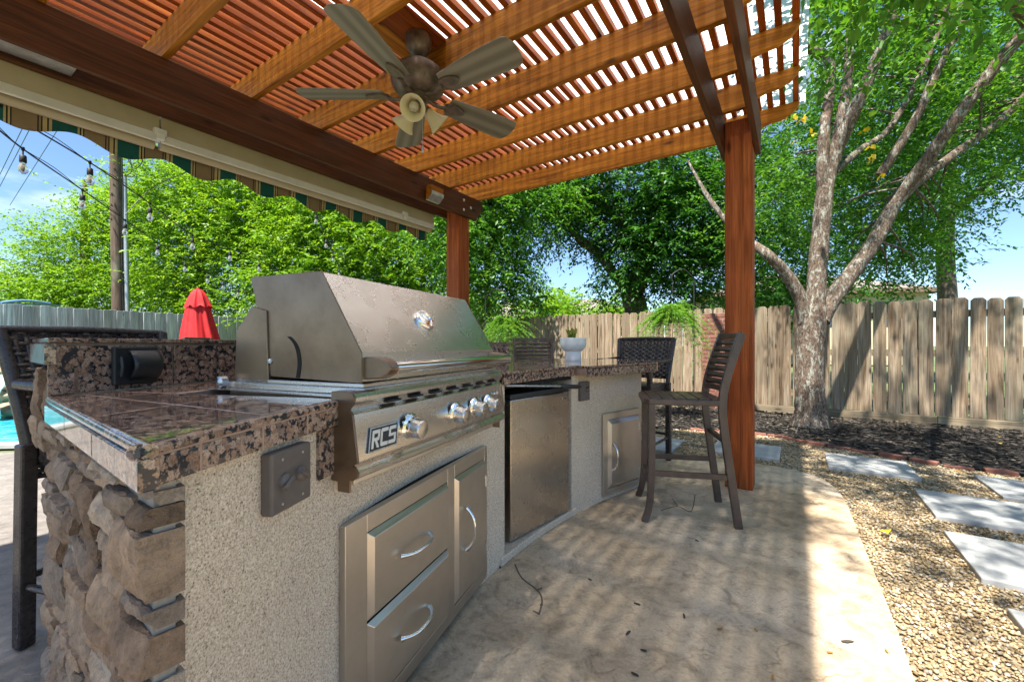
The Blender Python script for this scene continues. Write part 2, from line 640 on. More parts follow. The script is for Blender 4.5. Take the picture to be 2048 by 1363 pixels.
M['leaf_lime'] = leaf_mat('lime_leaf', ((.1, (.065, .17, .012)), (.4, (.13, .28, .016)), (.7, (.21, .38, .022)), (.95, (.32, .46, .04))), .5)
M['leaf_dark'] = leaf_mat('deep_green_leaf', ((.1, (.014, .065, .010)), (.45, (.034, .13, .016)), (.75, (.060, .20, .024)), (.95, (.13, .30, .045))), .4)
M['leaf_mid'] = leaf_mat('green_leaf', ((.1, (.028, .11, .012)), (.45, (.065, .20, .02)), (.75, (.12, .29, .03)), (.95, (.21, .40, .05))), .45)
M['fern'] = leaf_mat('fern_leaf', ((.1, (.05, .15, .02)), (.5, (.10, .25, .03)), (.95, (.20, .36, .05))), .45)
M['grass'] = leaf_mat('grass_blade', ((.1, (.06, .16, .02)), (.9, (.17, .32, .05))), .4)
M['yellow_leaf'] = leaf_mat('yellow_leaf', ((.1, (.55, .38, .01)), (.9, (.72, .55, .04))), .45)
M['dry_leaf'] = leaf_mat('dry_leaf', ((.1, (.30, .13, .03)), (.9, (.48, .30, .08))), .2)
M['succulent'] = leaf_mat('succulent_leaf', ((.1, (.12, .25, .06)), (.6, (.35, .34, .08)), (.95, (.40, .20, .08))), .3)

t = NT('polycarbonate_sheet')
t.t.nodes.remove(t.b)
wv = t.n('TexWave', 0, Vector=t.coord(), Scale=14.0, bands_direction='X')
cc = t.ramp(wv, (.2, (.80, .82, .82)), (.8, (.95, .96, .96)))
dif = t.n('BsdfDiffuse', 0, Color=cc)
trl = t.n('BsdfTranslucent', 0, Color=cc)
rfr = t.n('BsdfTransparent', 0, Color=cc)
m1 = t.n('MixShader', 0)
m1.node.inputs[0].default_value = .085
t.t.links.new(trl, m1.node.inputs[1])
t.t.links.new(rfr, m1.node.inputs[2])
m2 = t.n('MixShader', 0)
m2.node.inputs[0].default_value = .93
t.t.links.new(dif, m2.node.inputs[1])
t.t.links.new(m1, m2.node.inputs[2])
t.t.links.new(m2, t.out.inputs['Surface'])
M['polycarb'] = t.m

t = NT('frosted_shade')
t.fin((.78, .72, .52), .4)
tr = t.n('BsdfTranslucent', 0, Color=(.85, .78, .55, 1))
mx = t.n('MixShader', 0)
mx.node.inputs[0].default_value = .35
t.t.links.new(t.b.outputs[0], mx.node.inputs[1])
t.t.links.new(tr, mx.node.inputs[2])
t.t.links.new(mx, t.out.inputs['Surface'])
M['shade'] = t.m
t = NT('warm_bulb')
t.b.inputs['Transmission Weight'].default_value = .55
M['bulb'] = t.fin((.90, .83, .66), .12)
t = NT('clear_bulb')
t.b.inputs['Transmission Weight'].default_value = .8
M['clear_bulb'] = t.fin((.92, .90, .84), .05)
t = NT('filament')
M['filament'] = t.fin((.75, .42, .10), .5)

t = NT('pool_water')
co = t.coord((1, 1, 1))
nz = t.noise(co, 5, 4, .6, .8)
c = t.ramp(nz, (.3, (.012, .26, .36)), (.5, (.03, .42, .50)), (.68, (.20, .66, .70)))
t.bump(nz, .25, .04)
M['water'] = t.fin(c, .06, 0, .5)

t = NT('awning_stripe')
co = t.coord()
sx = t.n('SeparateXYZ', 0, Vector=co)
ph = t.math('FRACT', t.math('DIVIDE', sx, .29))
nd = t.t.nodes.new('ShaderNodeValToRGB')
nd.color_ramp.interpolation = 'CONSTANT'
G_, T_, B_, Y_ = (.012, .085, .075), (.235, .165, .095), (.018, .014, .012), (.42, .33, .17)
stops = [(0, G_), (.37, Y_), (.40, B_), (.425, Y_), (.45, B_), (.47, T_), (.80, B_), (.82, T_), (.85, B_), (.87, Y_), (.93, B_), (.955, Y_)]
e = nd.color_ramp.elements
while len(e) < len(stops):
    e.new(.5)
for i, (p, cc) in enumerate(stops):
    e[i].position = p
    e[i].color = cc + (1,)
t.set(nd.inputs[0], ph)
c = t.mix(.3, nd.outputs[0], t.ramp(t.noise(co, 12, 3), (.3, .7), (.7, 1.1)), 'MULTIPLY')
t.bump(t.noise(co, 500, 2), .1, .001)
M['stripe'] = t.fin(c, .85, 0, .2)

t = NT('fan_blade_wood')
co = t.coord((1.2, 9, 9), 11)
wv = t.n('TexWave', 0, wave_type='BANDS', bands_direction='Y', Vector=co, Scale=.45, Distortion=5.0, Detail=2.0)
c = t.ramp(wv, (.1, (.155, .137, .108)), (.6, (.205, .184, .148)), (.9, (.24, .218, .18)))
t.bump(wv, .1, .002)
M['blade'] = t.fin(c, .5, 0, .4)
M['roof_far'] = plain('roof_shingle', (.22, .185, .16), .95, 0, .2, 20)
M['siding'] = plain('beige_siding', (.52, .43, .30), .85, 0, .06, 3)
M['trim_brown'] = plain('brown_trim', (.16, .11, .08), .8, 0, .1)

# ================================================================ setting: ground, patio, gravel, mulch, pool
def poly_sheet(name, pts, z, mat, thick=0.0, bevel=0):
    me = bpy.data.meshes.new(name)
    bm = bmesh.new()
    vs = [bm.verts.new((p[0], p[1], z)) for p in pts]
    f = bm.faces.new(vs)
    if f.normal.z < 0:
        f.normal_flip()
    if thick:
        r = bmesh.ops.extrude_face_region(bm, geom=[f])
        for v in r['geom']:
            if isinstance(v, bmesh.types.BMVert):
                v.co.z -= thick
        bmesh.ops.recalc_face_normals(bm, faces=bm.faces)
    bmesh.ops.triangulate(bm, faces=[f for f in bm.faces if len(f.verts) > 4])
    bm.to_mesh(me)
    bm.free()
    me.materials.append(mat)
    o = obj(name, me, bevel=bevel)
    o['kind'] = 'structure'
    return o


def inside(poly, P):
    x, y = P[:, 0], P[:, 1]
    r = np.zeros(len(P), bool)
    n = len(poly)
    for i in range(n):
        x1, y1 = poly[i][0], poly[i][1]
        x2, y2 = poly[(i + 1) % n][0], poly[(i + 1) % n][1]
        c = ((y1 > y) != (y2 > y)) & (x < (x2 - x1) * (y - y1) / (y2 - y1 + 1e-12) + x1)
        r ^= c
    return r


g = MB()
g.sheet([[(x, y, -.065) for y in (-200, -30, 0, 30, 80, 250)] for x in (-250, -40, -10, 0, 10, 40, 250)])
o = g.build('ground', M['soil'])
o['kind'] = 'structure'

edge_px = [(1312, 908), (1400, 912), (1499, 924), (1573, 936), (1636, 953), (1682, 988), (1717, 1066), (1752, 1152), (1791, 1250), (1830, 1363)]
patio_edge = catmull([gp(x, y) for x, y in edge_px], 5)
patio_edge = [Vector((-.3, 4.7, 0)), Vector((.6, 4.55, 0))] + patio_edge + [Vector((1.27, .7, 0)), Vector((1.1, -.3, 0)), Vector((.5, -1.6, 0)), Vector((-1, -2.6, 0)),
                                                                            Vector((-1.6, -2.6, 0)), Vector((-1.2, .2, 0)), Vector((-1.35, 1.6, 0)), Vector((-.9, 3.2, 0))]
poly_sheet('patio', patio_edge, 0.0, M['patio'], .06)
deck_poly = [(-1.6, -2.6), (-1.2, .2), (-1.35, 1.6), (-.9, 3.2), (-.3, 4.7), (-1.2, 6.2), (-4.2, 5.2), (-5.0, 4.35), (-9.5, 4.0), (-9.5, -2.6)]
poly_sheet('pool_deck', [Vector((a, b, 0)) for a, b in deck_poly], -.004, M['deck'], .055)

edging_px = [(1380, 856), (1440, 860), (1500, 864), (1541, 868), (1585, 875), (1628, 885), (1697, 895), (1745, 904), (1827, 918), (1904, 930), (2048, 947)]
edging = [gp(x, y) for x, y in edging_px]
far_e = [Vector((5.3, 2.95, 0)), Vector((6.2, 1.9, 0)), Vector((6.6, .6, 0)), Vector((6.7, -1, 0))]
edging_c = catmull(edging + far_e[:2], 8)
gravel_poly = [Vector((-.25, 4.75, 0)), Vector((.2, 6.0, 0)), Vector((1.4, 5.75, 0))] + edging + far_e + [Vector((.6, -1.6, 0))] + patio_edge[2:-5][::-1] + [Vector((.55, 4.6, 0))]
gravel_poly = [Vector((p.x, p.y, 0)) for p in gravel_poly]
poly_sheet('gravel_path', gravel_poly, -.03, M['gravel'])
FU = 7.80                                      # the right fence stands on u = FU, parallel to the rafters
mulch_poly = [Vector((-.3, 5.0, 0)), Vector((.2, 6.0, 0)), Vector((1.4, 5.75, 0))] + edging + far_e + [uv(FU + .05, -9), uv(FU + .05, -5), uv(FU + .05, -2), uv(FU + .05, 2), uv(FU + .05, 7.3)]
poly_sheet('mulch_bed', mulch_poly, -.012, M['mulch_base'])

# stepping stones on the gravel, laid square to the pergola
stone_list = [
    (gp(1649, 905), 'pale square stepping stone dappled by shade beside the brick edging'),
    (gp(1827, 977), 'pale stepping stone in the middle of the gravel path, with a small twig on it'),
    (gp(1887, 1061), 'pale stepping stone next to the bend of the patio edge'),
    (gp(1947, 950), 'pale stepping stone out on the gravel close under the brick edging'),
    (gp(2014, 1216), 'sunlit white stepping stone on open gravel, nearest the patio\'s sunny edge'),
    (gp(1437, 879), 'pale stepping stone just behind the foot of the right pergola post'),
    (gp(1262, 868), 'pale stepping stone behind the bar end beside the wicker bar chair'),
]
stones_sq = []
for c0, lab in stone_list:
    c0.z = 0
    L = .61
    q = [c0, c0 - V * L, c0 - V * L - U * L, c0 - U * L]
    stones_sq.append(q)
    b = MB()
    b.bx(-L / 2, L / 2, -L / 2, L / 2, -.05, 0)
    cc = (q[0] + q[2]) / 2
    cc.z = .006
    tag(b.build('stepping_stone', M['paver'], None, frame(cc, U), bevel=.006), lab, 'stepping stone', 'stepping stones across the gravel')

# loose pebbles
rng = np.random.default_rng(5)


def scatter_stones(name, N, poly, box, size, flat, mat, z0, seed, excl=(), zfun=None, long=1.0):
    r = np.random.default_rng(seed)
    P = np.c_[r.uniform(box[0], box[1], N), r.uniform(box[2], box[3], N)]
    k = inside(poly, P)
    # only where the picture or a step to the side could show them, thinned with distance
    for e in excl:
        k &= ~inside(e, P)
    P = P[k]
    n = len(P)
    base = np.array([(1, 0, 0), (.5, .87, 0), (-.5, .87, 0), (-1, 0, 0), (-.5, -.87, 0), (.5, -.87, 0), (0, 0, 1), (.05, .05, -.8)])
    F = []
    for i in range(6):
        j = (i + 1) % 6
        F += [(i, j, 6), (j, i, 7)]
    F = np.array(F)
    s = size * r.uniform(.55, 1.35, n)
    B = base[None] * (1 + r.uniform(-.28, .28, (n, 8, 1)))
    B = B * np.stack([s * long, s * r.uniform(.6, 1, n) / (long ** .5), s * flat * r.uniform(.7, 1.3, n)], 1)[:, None]
    a, tx = r.uniform(0, 2 * np.pi, n), r.normal(0, .35, n)
    y2 = B[..., 1] * np.cos(tx)[:, None] - B[..., 2] * np.sin(tx)[:, None]
    z2 = B[..., 1] * np.sin(tx)[:, None] + B[..., 2] * np.cos(tx)[:, None]
    x3 = B[..., 0] * np.cos(a)[:, None] - y2 * np.sin(a)[:, None]
    y3 = B[..., 0] * np.sin(a)[:, None] + y2 * np.cos(a)[:, None]
    zz = z0 + r.uniform(0, 1, n) * size * .7
    if zfun is not None:
        zz = zz + zfun(P)
    Vv = np.stack([x3 + P[:, :1], y3 + P[:, 1:2], z2 + zz[:, None]], -1).reshape(-1, 3)
    Ff = (F[None] + (np.arange(n) * 8)[:, None, None]).reshape(-1, 3)
    return obj(name, npmesh(name, Vv, Ff, mat))


o = scatter_stones('gravel', 85000, gravel_poly, (.4, 4.2, .6, 4.6), .0092, .55, M['pebble'], -.026, 11, stones_sq)
tag(o, 'tan and white river pebbles covering the path', 'gravel', kind='stuff')
o2 = scatter_stones('far_gravel', 36000, gravel_poly, (-.3, 5.2, 3.0, 6.0), .0135, .5, M['pebble'], -.026, 12, stones_sq)
tag(o2, 'shaded tan pebbles behind the patio and along the edging', 'gravel', kind='stuff')


def mound(P):
    uu = P[:, 0] * U.x + P[:, 1] * U.y
    return .05 * np.clip((uu - 5.6) / 1.2, 0, 1)


o = scatter_stones('mulch', 30000, mulch_poly, (-.3, 7.2, 2.0, 8.6), .021, .22, M['mulch'], -.008, 13, (gravel_poly,), mound, 1.9)
tag(o, 'dark shredded mulch heaped along the wooden fence', 'mulch', kind='stuff')

# red brick edging, brick by brick
ed = thing('brick_edging', 'low curved row of red bricks between gravel and mulch', 'brick edging', Matrix.Translation(edging[3]))
bm_ = MB()
bm_.bx(-.098, .098, -.048, .048, -.05, .028)
bme = bm_.mesh('brick', M['brick'])
acc = 0
last = edging_c[0]
for i in range(1, len(edging_c)):
    seg_v = edging_c[i] - last
    if seg_v.length >= .205:
        mid = (edging_c[i] + last) / 2
        mid.z = random.uniform(-.030, -.006)
        mt = frame(mid, seg_v) @ Matrix.Rotation(random.uniform(-.05, .05), 4, 'X') @ Matrix.Rotation(random.uniform(-.06, .06), 4, 'Z')
        obj('brick', bme, ed, WM[ed].inverted() @ mt, bevel=.006)
        last = edging_c[i]

# pool behind the bar
pool_poly = [(-5.35, 4.75), (-4.55, 5.45), (-4.6, 6.4), (-6.0, 7.3), (-9.5, 7.6), (-12, 6.5), (-12, 4.5), (-8, 4.45)]
w = poly_sheet('pool_water', [Vector((a, b, 0)) for a, b in pool_poly], -.045, M['water'])
cop = MB()
pp = [Vector((a, b, -.02)) for a, b in pool_poly] + [Vector((pool_poly[0][0], pool_poly[0][1], -.02))]
cop.tube(pp, [.11] * len(pp), 6)
cop.v = [(x, y, -.02 + (z + .02) * .35) for x, y, z in cop.v]
o = cop.build('pool_coping', M['paver'], smooth=40)
o['kind'] = 'structure'


def rock_mesh(seed, sx, sy, sz, n=2, amp=.22):
    r = random.Random(seed)
    bm = bmesh.new()
    bmesh.ops.create_icosphere(bm, subdivisions=n, radius=1)
    from mathutils import noise
    off = Vector((r.uniform(0, 99), r.uniform(0, 99), r.uniform(0, 99)))
    for v in bm.verts:
        k = 1 + amp * (noise.noise(v.co * 1.3 + off) * 1.4 + noise.noise(v.co * 3.1 + off) * .6)
        v.co = Vector((v.co.x * sx, v.co.y * sy, v.co.z * sz)) * k
    me = bpy.data.meshes.new('rock')
    bm.to_mesh(me)
    bm.free()
    return me


wf = thing('rock_waterfall', 'stacked tan rock waterfall spilling into the pool', 'waterfall', Matrix.Translation((-8.0, 6.9, 0)))
rk = random.Random(3)
for i in range(26):
    lv = i % 4
    x, y = -9.6 + rk.uniform(0, 2.6), 6.7 + rk.uniform(0, .9) + .1 * lv
    me = rock_mesh(i, rk.uniform(.22, .4), rk.uniform(.2, .35), rk.uniform(.11, .18))
    me.materials.append(M['rock'])
    obj('rock', me, wf, WM[wf].inverted() @ Matrix.Translation((x, y, .06 + lv * .2)))
fw = MB()
fw.sheet([[(-7.95 + .10 * j + .02 * math.sin(i), 6.62 - .28 * math.sin(min(1, i / 6) * 1.57), .62 - .63 * (i / 8) ** 1.6) for j in range(4)] for i in range(9)])
t = NT('falling_water')
t.b.inputs['Transmission Weight'].default_value = .5
fo = fw.build('water_stream', t.fin((.85, .93, .95), .15), wf, WM[wf].inverted(), smooth=180)
sol = fo.modifiers.new('solid', 'SOLIDIFY')
sol.thickness = .012

# ================================================================ pergola
ZB, ZR = 2.593, 2.851                           # beam underside, rafter underside
RH, RT = .19, .04
per = thing('pergola', 'stained wooden pergola with slatted roof over the outdoor kitchen', 'pergola', Matrix.Translation(uv(1.8, 1.8)))
PI_ = WM[per].inverted()
RU = [4.10, 3.585, 3.075, 2.56, 2.03, 1.505, .985, .47, -.05, -.57, -1.09, -1.6]
V0, V1 = -.03, 3.56
# rafters, with scrolled tails beyond the right beam
rp = [(V1, 0), (V0 + .34, 0), (V0 + .29, .022), (V0 + .255, .055), (V0 + .20, .072), (V0 + .12, .078), (V0 + .05, .11), (V0 + .01, .15), (V0, RH), (V1, RH)]
rm = MB()
rm.prism([(p[0] - V0, p[1]) for p in rp], (-RT / 2, RT / 2), ax=(1, 0, 0), ay=(0, 0, 1), az=(0, 1, 0))
rme = rm.mesh('rafter', M['rafter'])
for u in RU:
    obj('rafter', rme, per, PI_ @ frame(uv(u, V0, ZR), V), bevel=.003)
# slats
SL = RU[0] - RU[-1] + .25
sm_ = MB()
sm_.bx(0, SL, -.019, .019, 0, .038)
sme = sm_.mesh('slat', M['slat'])
nsl = int((V1 - V0) / .0868)
for i in range(nsl + 1):
    v = V0 + .025 + i * .0868
    mt = frame(uv(RU[-1] - .1, v, ZR + RH + .002), U)
    obj('slat', sme, per, PI_ @ mt @ Matrix.Translation((random.uniform(-.01, .01), random.uniform(-.004, .004), 0)))
# corrugated translucent sheets over the slats
pw = MB()
nseg = 190
ul = SL + .06
for k in range(1):
    grid = []
    for i in range(nseg + 1):
        x = ul * i / nseg
        zz = .008 * math.sin(i * math.pi / 2)
        grid.append([(x, 0, zz), (x, V1 - V0 + .08, zz)])
    pw.sheet(grid)
obj('roof_sheet', pw.mesh('roof_sheet', M['polycarb'], 180), per, PI_ @ frame(uv(RU[-1] - .13, V0 - .04, ZR + RH + .056), U))


def board(name, L, T, H, mat, M_, parent=per, end=None, bevel=.004):
    """board with length along local x, thickness y, height z (from 0)"""
    b = MB()
    if end:
        b.prism([(0, 0)] + [(L + a, H * c) for a, c in end] + [(0, H)], (-T / 2, T / 2), ax=(1, 0, 0), ay=(0, 0, 1), az=(0, 1, 0))
    else:
        b.bx(0, L, -T / 2, T / 2, 0, H)
    return b.build(name, mat, parent, PI_ @ M_ if parent is per else M_, bevel=bevel)


VL = 3.21                                       # inner face of the left beam
cove = [(-.12, 0), (-.10, .2), (-.055, .30), (-.05, .42), (0, .5), (0, 1)]
UB = -1.75
UE = 4.16
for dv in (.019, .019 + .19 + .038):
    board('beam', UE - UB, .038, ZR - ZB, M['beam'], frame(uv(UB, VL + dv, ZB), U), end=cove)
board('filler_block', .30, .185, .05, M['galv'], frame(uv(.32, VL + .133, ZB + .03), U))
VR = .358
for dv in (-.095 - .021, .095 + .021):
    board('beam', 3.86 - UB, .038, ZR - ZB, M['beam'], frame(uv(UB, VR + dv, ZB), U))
for u_, v_, zt in ((3.85, VL + .133, ZR - .002), (3.74, VR, ZR - .04), (-1.45, VL + .133, ZR - .002), (-1.45, VR, ZR - .04)):
    pb = MB()
    pb.bx(-.095, .095, -.095, .095, 0, zt)
    pb.build('post', M['post'], per, PI_ @ frame(uv(u_, v_, 0), U), bevel=.006)
# carriage bolts on the left beam
for du, dz in ((3.80, .07), (3.80, .18), (3.93, .125)):
    bb = MB()
    bb.lathe([(.016, 0), (.016, .004), (.011, .009), (.001, .011)], 10)
    bb.build('bolt', M['zinc'], per, PI_ @ frame(uv(du, VL, ZB + dz), U) @ Matrix.Rotation(R_(90), 4, 'X'), smooth=40)
# ceiling board that carries the fan
board('fan_board', .478, .21, .03, M['slat'], frame(uv(1.529, 1.948, ZR + RH - .034), U))
board('fan_board', .478, .13, .03, M['rafter'], frame(uv(1.529, 2.12, ZR + RH - .034), U))

# ================================================================ ceiling fan
FC = Vector((-.581, 2.64, 0))
ZBL = 2.65
fan = thing('ceiling_fan', 'five-blade bronze ceiling fan with three glass lights under the slats', 'ceiling fan', Matrix.Translation((FC.x, FC.y, ZR + RH - .036)))
z0 = ZR + RH - .036


def fl(name, prof, mat, par=fan, seg=28, M_=I4, smooth=50):
    b = MB()
    b.lathe(prof, seg)
    return b.build(name, mat, par, M_, smooth=smooth)


fl('canopy', [(.065, 0), (.082, -.004), (.082, -.03), (.075, -.065), (.055, -.10), (.03, -.115), (.02, -.118)], M['bronze'])
fl('downrod', [(.014, -.11), (.014, -.2)], M['bronze'])
zr = ZBL - z0
fl('motor_housing', [(.03, zr + .19), (.075, zr + .185), (.11, zr + .17), (.112, zr + .16), (.13, zr + .155), (.132, zr + .143), (.148, zr + .138), (.150, zr + .125), (.166, zr + .12),
                     (.170, zr + .10), (.168, zr + .07), (.150, zr + .03), (.12, zr + .005), (.085, zr - .006), (.06, zr - .01)], M['bronze'])
fl('switch_housing', [(.065, zr - .008), (.066, zr - .03), (.052, zr - .036), (.052, zr - .075), (.056, zr - .08), (.05, zr - .10), (.03, zr - .12), (.006, zr - .13)], M['bronze'])
bl = MB()
out = []
for i in range(25):                             # blade outline
    s = i / 24
    x = .215 + s * .52
    wd = .070 + .028 * math.sin(min(1, s * 1.25) * math.pi / 2) - (.05 * max(0, (s - .9) / .1) ** 3)
    out.append((x, wd))
poly = [(.205, .03)] + out + [(.738, .012)]
poly = poly + [(x, -y) for x, y in reversed(poly)]
bl.prism(poly, (-.004, .004))
ble = bl.mesh('blade', M['blade'])
ir = MB()
ir.tube([(.06, 0, -.012), (.11, .004, -.03), (.16, 0, -.028), (.20, 0, -.014)], [.014, .011, .012, .016], 8)
pad = [(.19 + .065 + .075 * math.cos(a), .042 * math.sin(a) * (1 - .25 * math.cos(a))) for a in [2 * math.pi * k / 18 for k in range(18)]]
ir.prism(pad, (-.017, -.0045))
ire = ir.mesh('blade_iron', M['bronze'], 50)
for ang in (-108, 181.5 - 1, -34, 39, 109):
    mt = Matrix.Translation((0, 0, zr + .0)) @ Matrix.Rotation(R_(ang), 4, 'Z') @ Matrix.Rotation(R_(-13), 4, 'X')
    b1 = obj('blade', ble, fan, mt, bevel=.002)
    obj('blade_iron', ire, b1, I4)
sh = [(.024, 0), (.030, -.008), (.034, -.03), (.040, -.055), (.052, -.085), (.066, -.105), (.072, -.112), (.068, -.111), (.050, -.088), (.036, -.055), (.029, -.02), (.02, -.004)]
for ang in (-92, 28, 148):
    mt = Matrix.Rotation(R_(ang), 4, 'Z') @ Matrix.Translation((.045, 0, zr - .085)) @ Matrix.Rotation(R_(-52), 4, 'Y')
    fl('lamp_arm', [(.018, .02), (.024, 0), (.026, -.012), (.02, -.014)], M['bronze'], fan, 16, mt)
    s_ = fl('lamp_shade', [(r * 1.05, z - .008) for r, z in sh], M['shade'], fan, 28, mt, 60)
    fl('bulb', [(.012, -.02), (.016, -.04), (.028, -.065), (.031, -.082), (.026, -.098), (.012, -.108), (.001, -.110)], M['bulb'], s_, 18, I4, 180)
pc = MB()
pc.tube([(.03, -.03, zr - .11), (.032, -.031, zr - .2), (.032, -.031, zr - .33)], .0018, 5)
pc.lathe([(.001, zr - .33), (.006, zr - .335), (.008, zr - .36), (.006, zr - .375), (.001, zr - .378)], 10, Matrix.Translation((.032, -.031, 0)))
pc.build('pull_chain', M['galv'], fan, smooth=60)

# ================================================================ awning on the outer face of the left beam
VA = VL + .266 + .02
aw = thing('retractable_awning', 'beige retractable awning with green striped scalloped valance along the beam', 'awning', frame(uv(-1.75, VA, 2.44), U))
AL = 5.35
AM = [(0.0, 2.792), (2.798, AL)]
for j, (a0, a1) in enumerate(AM):
    b = MB()
    pr = [(-.005, .17), (.10, .17), (.13, .15), (.14, .10), (.135, .05), (.11, .025), (.03, .02), (-.005, .05)]
    b.prism(pr, (a0, a1), ax=(0, 1, 0), ay=(0, 0, 1), az=(1, 0, 0))
    b.build('cassette', M['awning_beige'], aw, bevel=.004)
    b = MB()
    b.tube([(a0 + .01, .075 - .02 * j, -.005 - .0 * j), (a1 - .01, .075 - .02 * j, -.005)], .034, 14)
    b.build('roller_tube', M['awning_beige'], aw, smooth=50)
    b = MB()
    b.prism([(-.012, .045), (.004, .045), (.004, -.004), (-.004, -.012), (-.014, -.004)], (a0, a1), ax=(0, 1, 0), ay=(0, 0, 1), az=(1, 0, 0))
    b.build('front_rail', M['awning_white'], aw, bevel=.002)
vb = MB()
ns = 420
grid = []
for i in range(ns + 1):
    x = AL * i / ns
    dz = -.105 - .032 * math.cos(2 * math.pi * (x - .03) / .435)
    yy = .105 + .006 * math.sin(x * 5.1) + .004 * math.sin(x * 13)
    grid.append([(x, yy + .002 * k, .0 + (dz) * k / 4) for k in range(5)])
vb.sheet(grid)
vo = vb.build('valance', M['stripe'], aw, smooth=180)
so = vo.modifiers.new('solid', 'SOLIDIFY')
so.thickness = .0025
for x in (.9, 2.79, 4.9):
    b = MB()
    b.bx(x - .035, x + .035, -.03, .02, .03, .075)
    b.bx(x - .02, x + .02, -.045, .0, .0, .04)
    b.build('bracket', M['awning_white'], aw, bevel=.004)

# security light on the inner face of the left beam
sl = thing('security_light', 'small flood light with clear lens on the beam by the far post', 'flood light', frame(uv(3.27, VL - .001, ZB + .05), U))
b = MB()
b.prism([(0, -.03), (-.03, -.03), (-.085, .015), (-.10, .10), (-.035, .115), (0, .10)], (-.085, .085), ax=(0, 1, 0), ay=(0, 0, 1), az=(1, 0, 0))
b.build('housing', M['rafter'], sl, bevel=.004)
b = MB()
b.prism([(-.005, -.034), (-.034, -.034), (-.09, .012), (-.096, .045), (-.10, .045), (-.094, .01), (-.036, -.04), (-.005, -.04)], (-.088, .088), ax=(0, 1, 0), ay=(0, 0, 1), az=(1, 0, 0))
b.build('lens', M['galv'], sl, bevel=.002)

# ================================================================ the curved kitchen island
CC, CR = Vector((3.172, .277, 0)), 3.7096        # centre and radius of its front face in plan
ZC = .963
LIP = .066


def wall_px(x, r=CR):
    k = (x - 1024) / FPX
    a, b, c = k * k + 1, -2 * (k * CC.x + CC.y), CC.x ** 2 + CC.y ** 2 - r * r
    d = (-b + math.sqrt(b * b - 4 * a * c)) / (2 * a)
    return Vector((k * d, d, 0))


def ang(p):
    return math.atan2(p.y - CC.y, p.x - CC.x)


def pol(a, r, z=0.0):
    return Vector((CC.x + r * math.cos(a), CC.y + r * math.sin(a), z))


G0 = Vector((-.553, .612, 0))                    # outer corner of the granite, the end face runs from here along V
VE = Vector((-.676, .506, 0)).normalized()
NE = Vector((-VE.y, VE.x, 0))


def end_ang(r, off=0.0):
    """angle where the arc of radius r meets the end plane (off: metres inward from it)"""
    p0 = G0 - NE * off - CC
    b = p0.dot(VE)
    c = p0.dot(p0) - r * r
    t_ = -b + math.sqrt(max(0, b * b - c))
    p = p0 + VE * t_
    return math.atan2(p.y, p.x)


def arc_solid(b, a0, a1, r0, r1, z0, z1, n=8):
    """a0/a1: angle or function of r (angles fall towards the bar end)"""
    f0 = a0 if callable(a0) else (lambda r: a0)
    f1 = a1 if callable(a1) else (lambda r: a1)
    vs, fs = [], []
    for i in range(n + 1):
        s = i / n
        for r in (r0, r1):
            a = f0(r) * (1 - s) + f1(r) * s
            for z in (z0, z1):
                vs.append(pol(a, r, z))
    for i in range(n):
        o = i * 4
        for q in ((0, 4, 5, 1), (2, 3, 7, 6), (1, 5, 7, 3), (0, 2, 6, 4)):
            fs.append(tuple(o + k for k in q))
    fs += [(0, 1, 3, 2), (n * 4, n * 4 + 2, n * 4 + 3, n * 4 + 1)]
    return b.add(vs, fs)


isl = thing('kitchen_island', 'curved outdoor kitchen island in stucco, stacked stone and granite', 'kitchen island', Matrix.Translation(pol(R_(155), CR + .35)))
II = WM[isl].inverted()
A_FL, A_FR = ang(wall_px(1009)), ang(wall_px(1143))       # fridge opening
A_G0, A_G1 = ang(wall_px(676)), ang(wall_px(1001))        # grill cut-out
DC = Vector((.62, 3.55, 0))                               # centre of the round bar end
A_D = ang(DC)
R_B = CR + .78                                            # face of the splashback
A_W = ang(wall_px(998, R_B + .1))                         # where the raised bar wall stops
sw = MB()
arc_solid(sw, lambda r: end_ang(r, .052), A_FL, CR, CR + .12, 0, ZC - LIP + .004, 26)
sw.build('stucco_wall', M['stucco'], isl, II, smooth=30)
# back part of the base and the rounded bar end
sw = MB()
arc_solid(sw, lambda r: end_ang(r, .052), A_FL, R_B - .02, R_B + .14, 0, 1.045, 24)
arc_solid(sw, A_FL, A_W, R_B - .02, R_B + .14, 0, 1.045, 8)
sw.build('raised_bar_wall', M['stucco'], isl, II, smooth=30)


def bar_outline(rf, rd, rb, a_start, a_back):
    pts = []
    for i in range(9):
        a = a_start + (A_D - a_start) * i / 8
        pts.append(pol(a, rf))
    a0 = A_D + math.pi
    for i in range(1, 25):
        a = a0 + math.pi * i / 24
        pts.append(DC + Vector((rd * math.cos(a), rd * math.sin(a), 0)))
    for i in range(1, 7):
        a = A_D + (a_back - A_D) * i / 6
        pts.append(pol(a, rb))
    return pts


rdc = (DC - CC).length
bo = bar_outline(CR, rdc - CR, rdc + rdc - CR, A_FR, A_FR + .02)
b = MB()
b.prism([(p.x, p.y) for p in bo], (0, ZC - LIP + .003))
b.build('bar_base', M['stucco'], isl, II, smooth=30)
b = MB()
b.m = 0
arc_solid(b, A_FL - .001, A_FR + .001, CR + .55, CR + .6, 0, ZC - LIP, 6)      # back of the fridge recess, its shade painted in as near-black
arc_solid(b, A_FL - .001, A_FR + .001, CR - .0, CR + .55, .83 + .045, ZC - LIP - .004, 6)
b.build('recess_shade', M['black_gap'], isl, II)
b = MB()
arc_solid(b, A_FL + .012, A_FR - .012, CR - .012, CR + .5, 0, .042, 8)
b.build('kerb', M['stucco'], isl, II, bevel=.006)
# stone veneer on the end
RF = CR - .024                                   # face of the front lip
ROWS = [.0, .10, .20, .26, .38, .43, .55, .61, .676, .717, .823, .863, .893]
rs = random.Random(21)


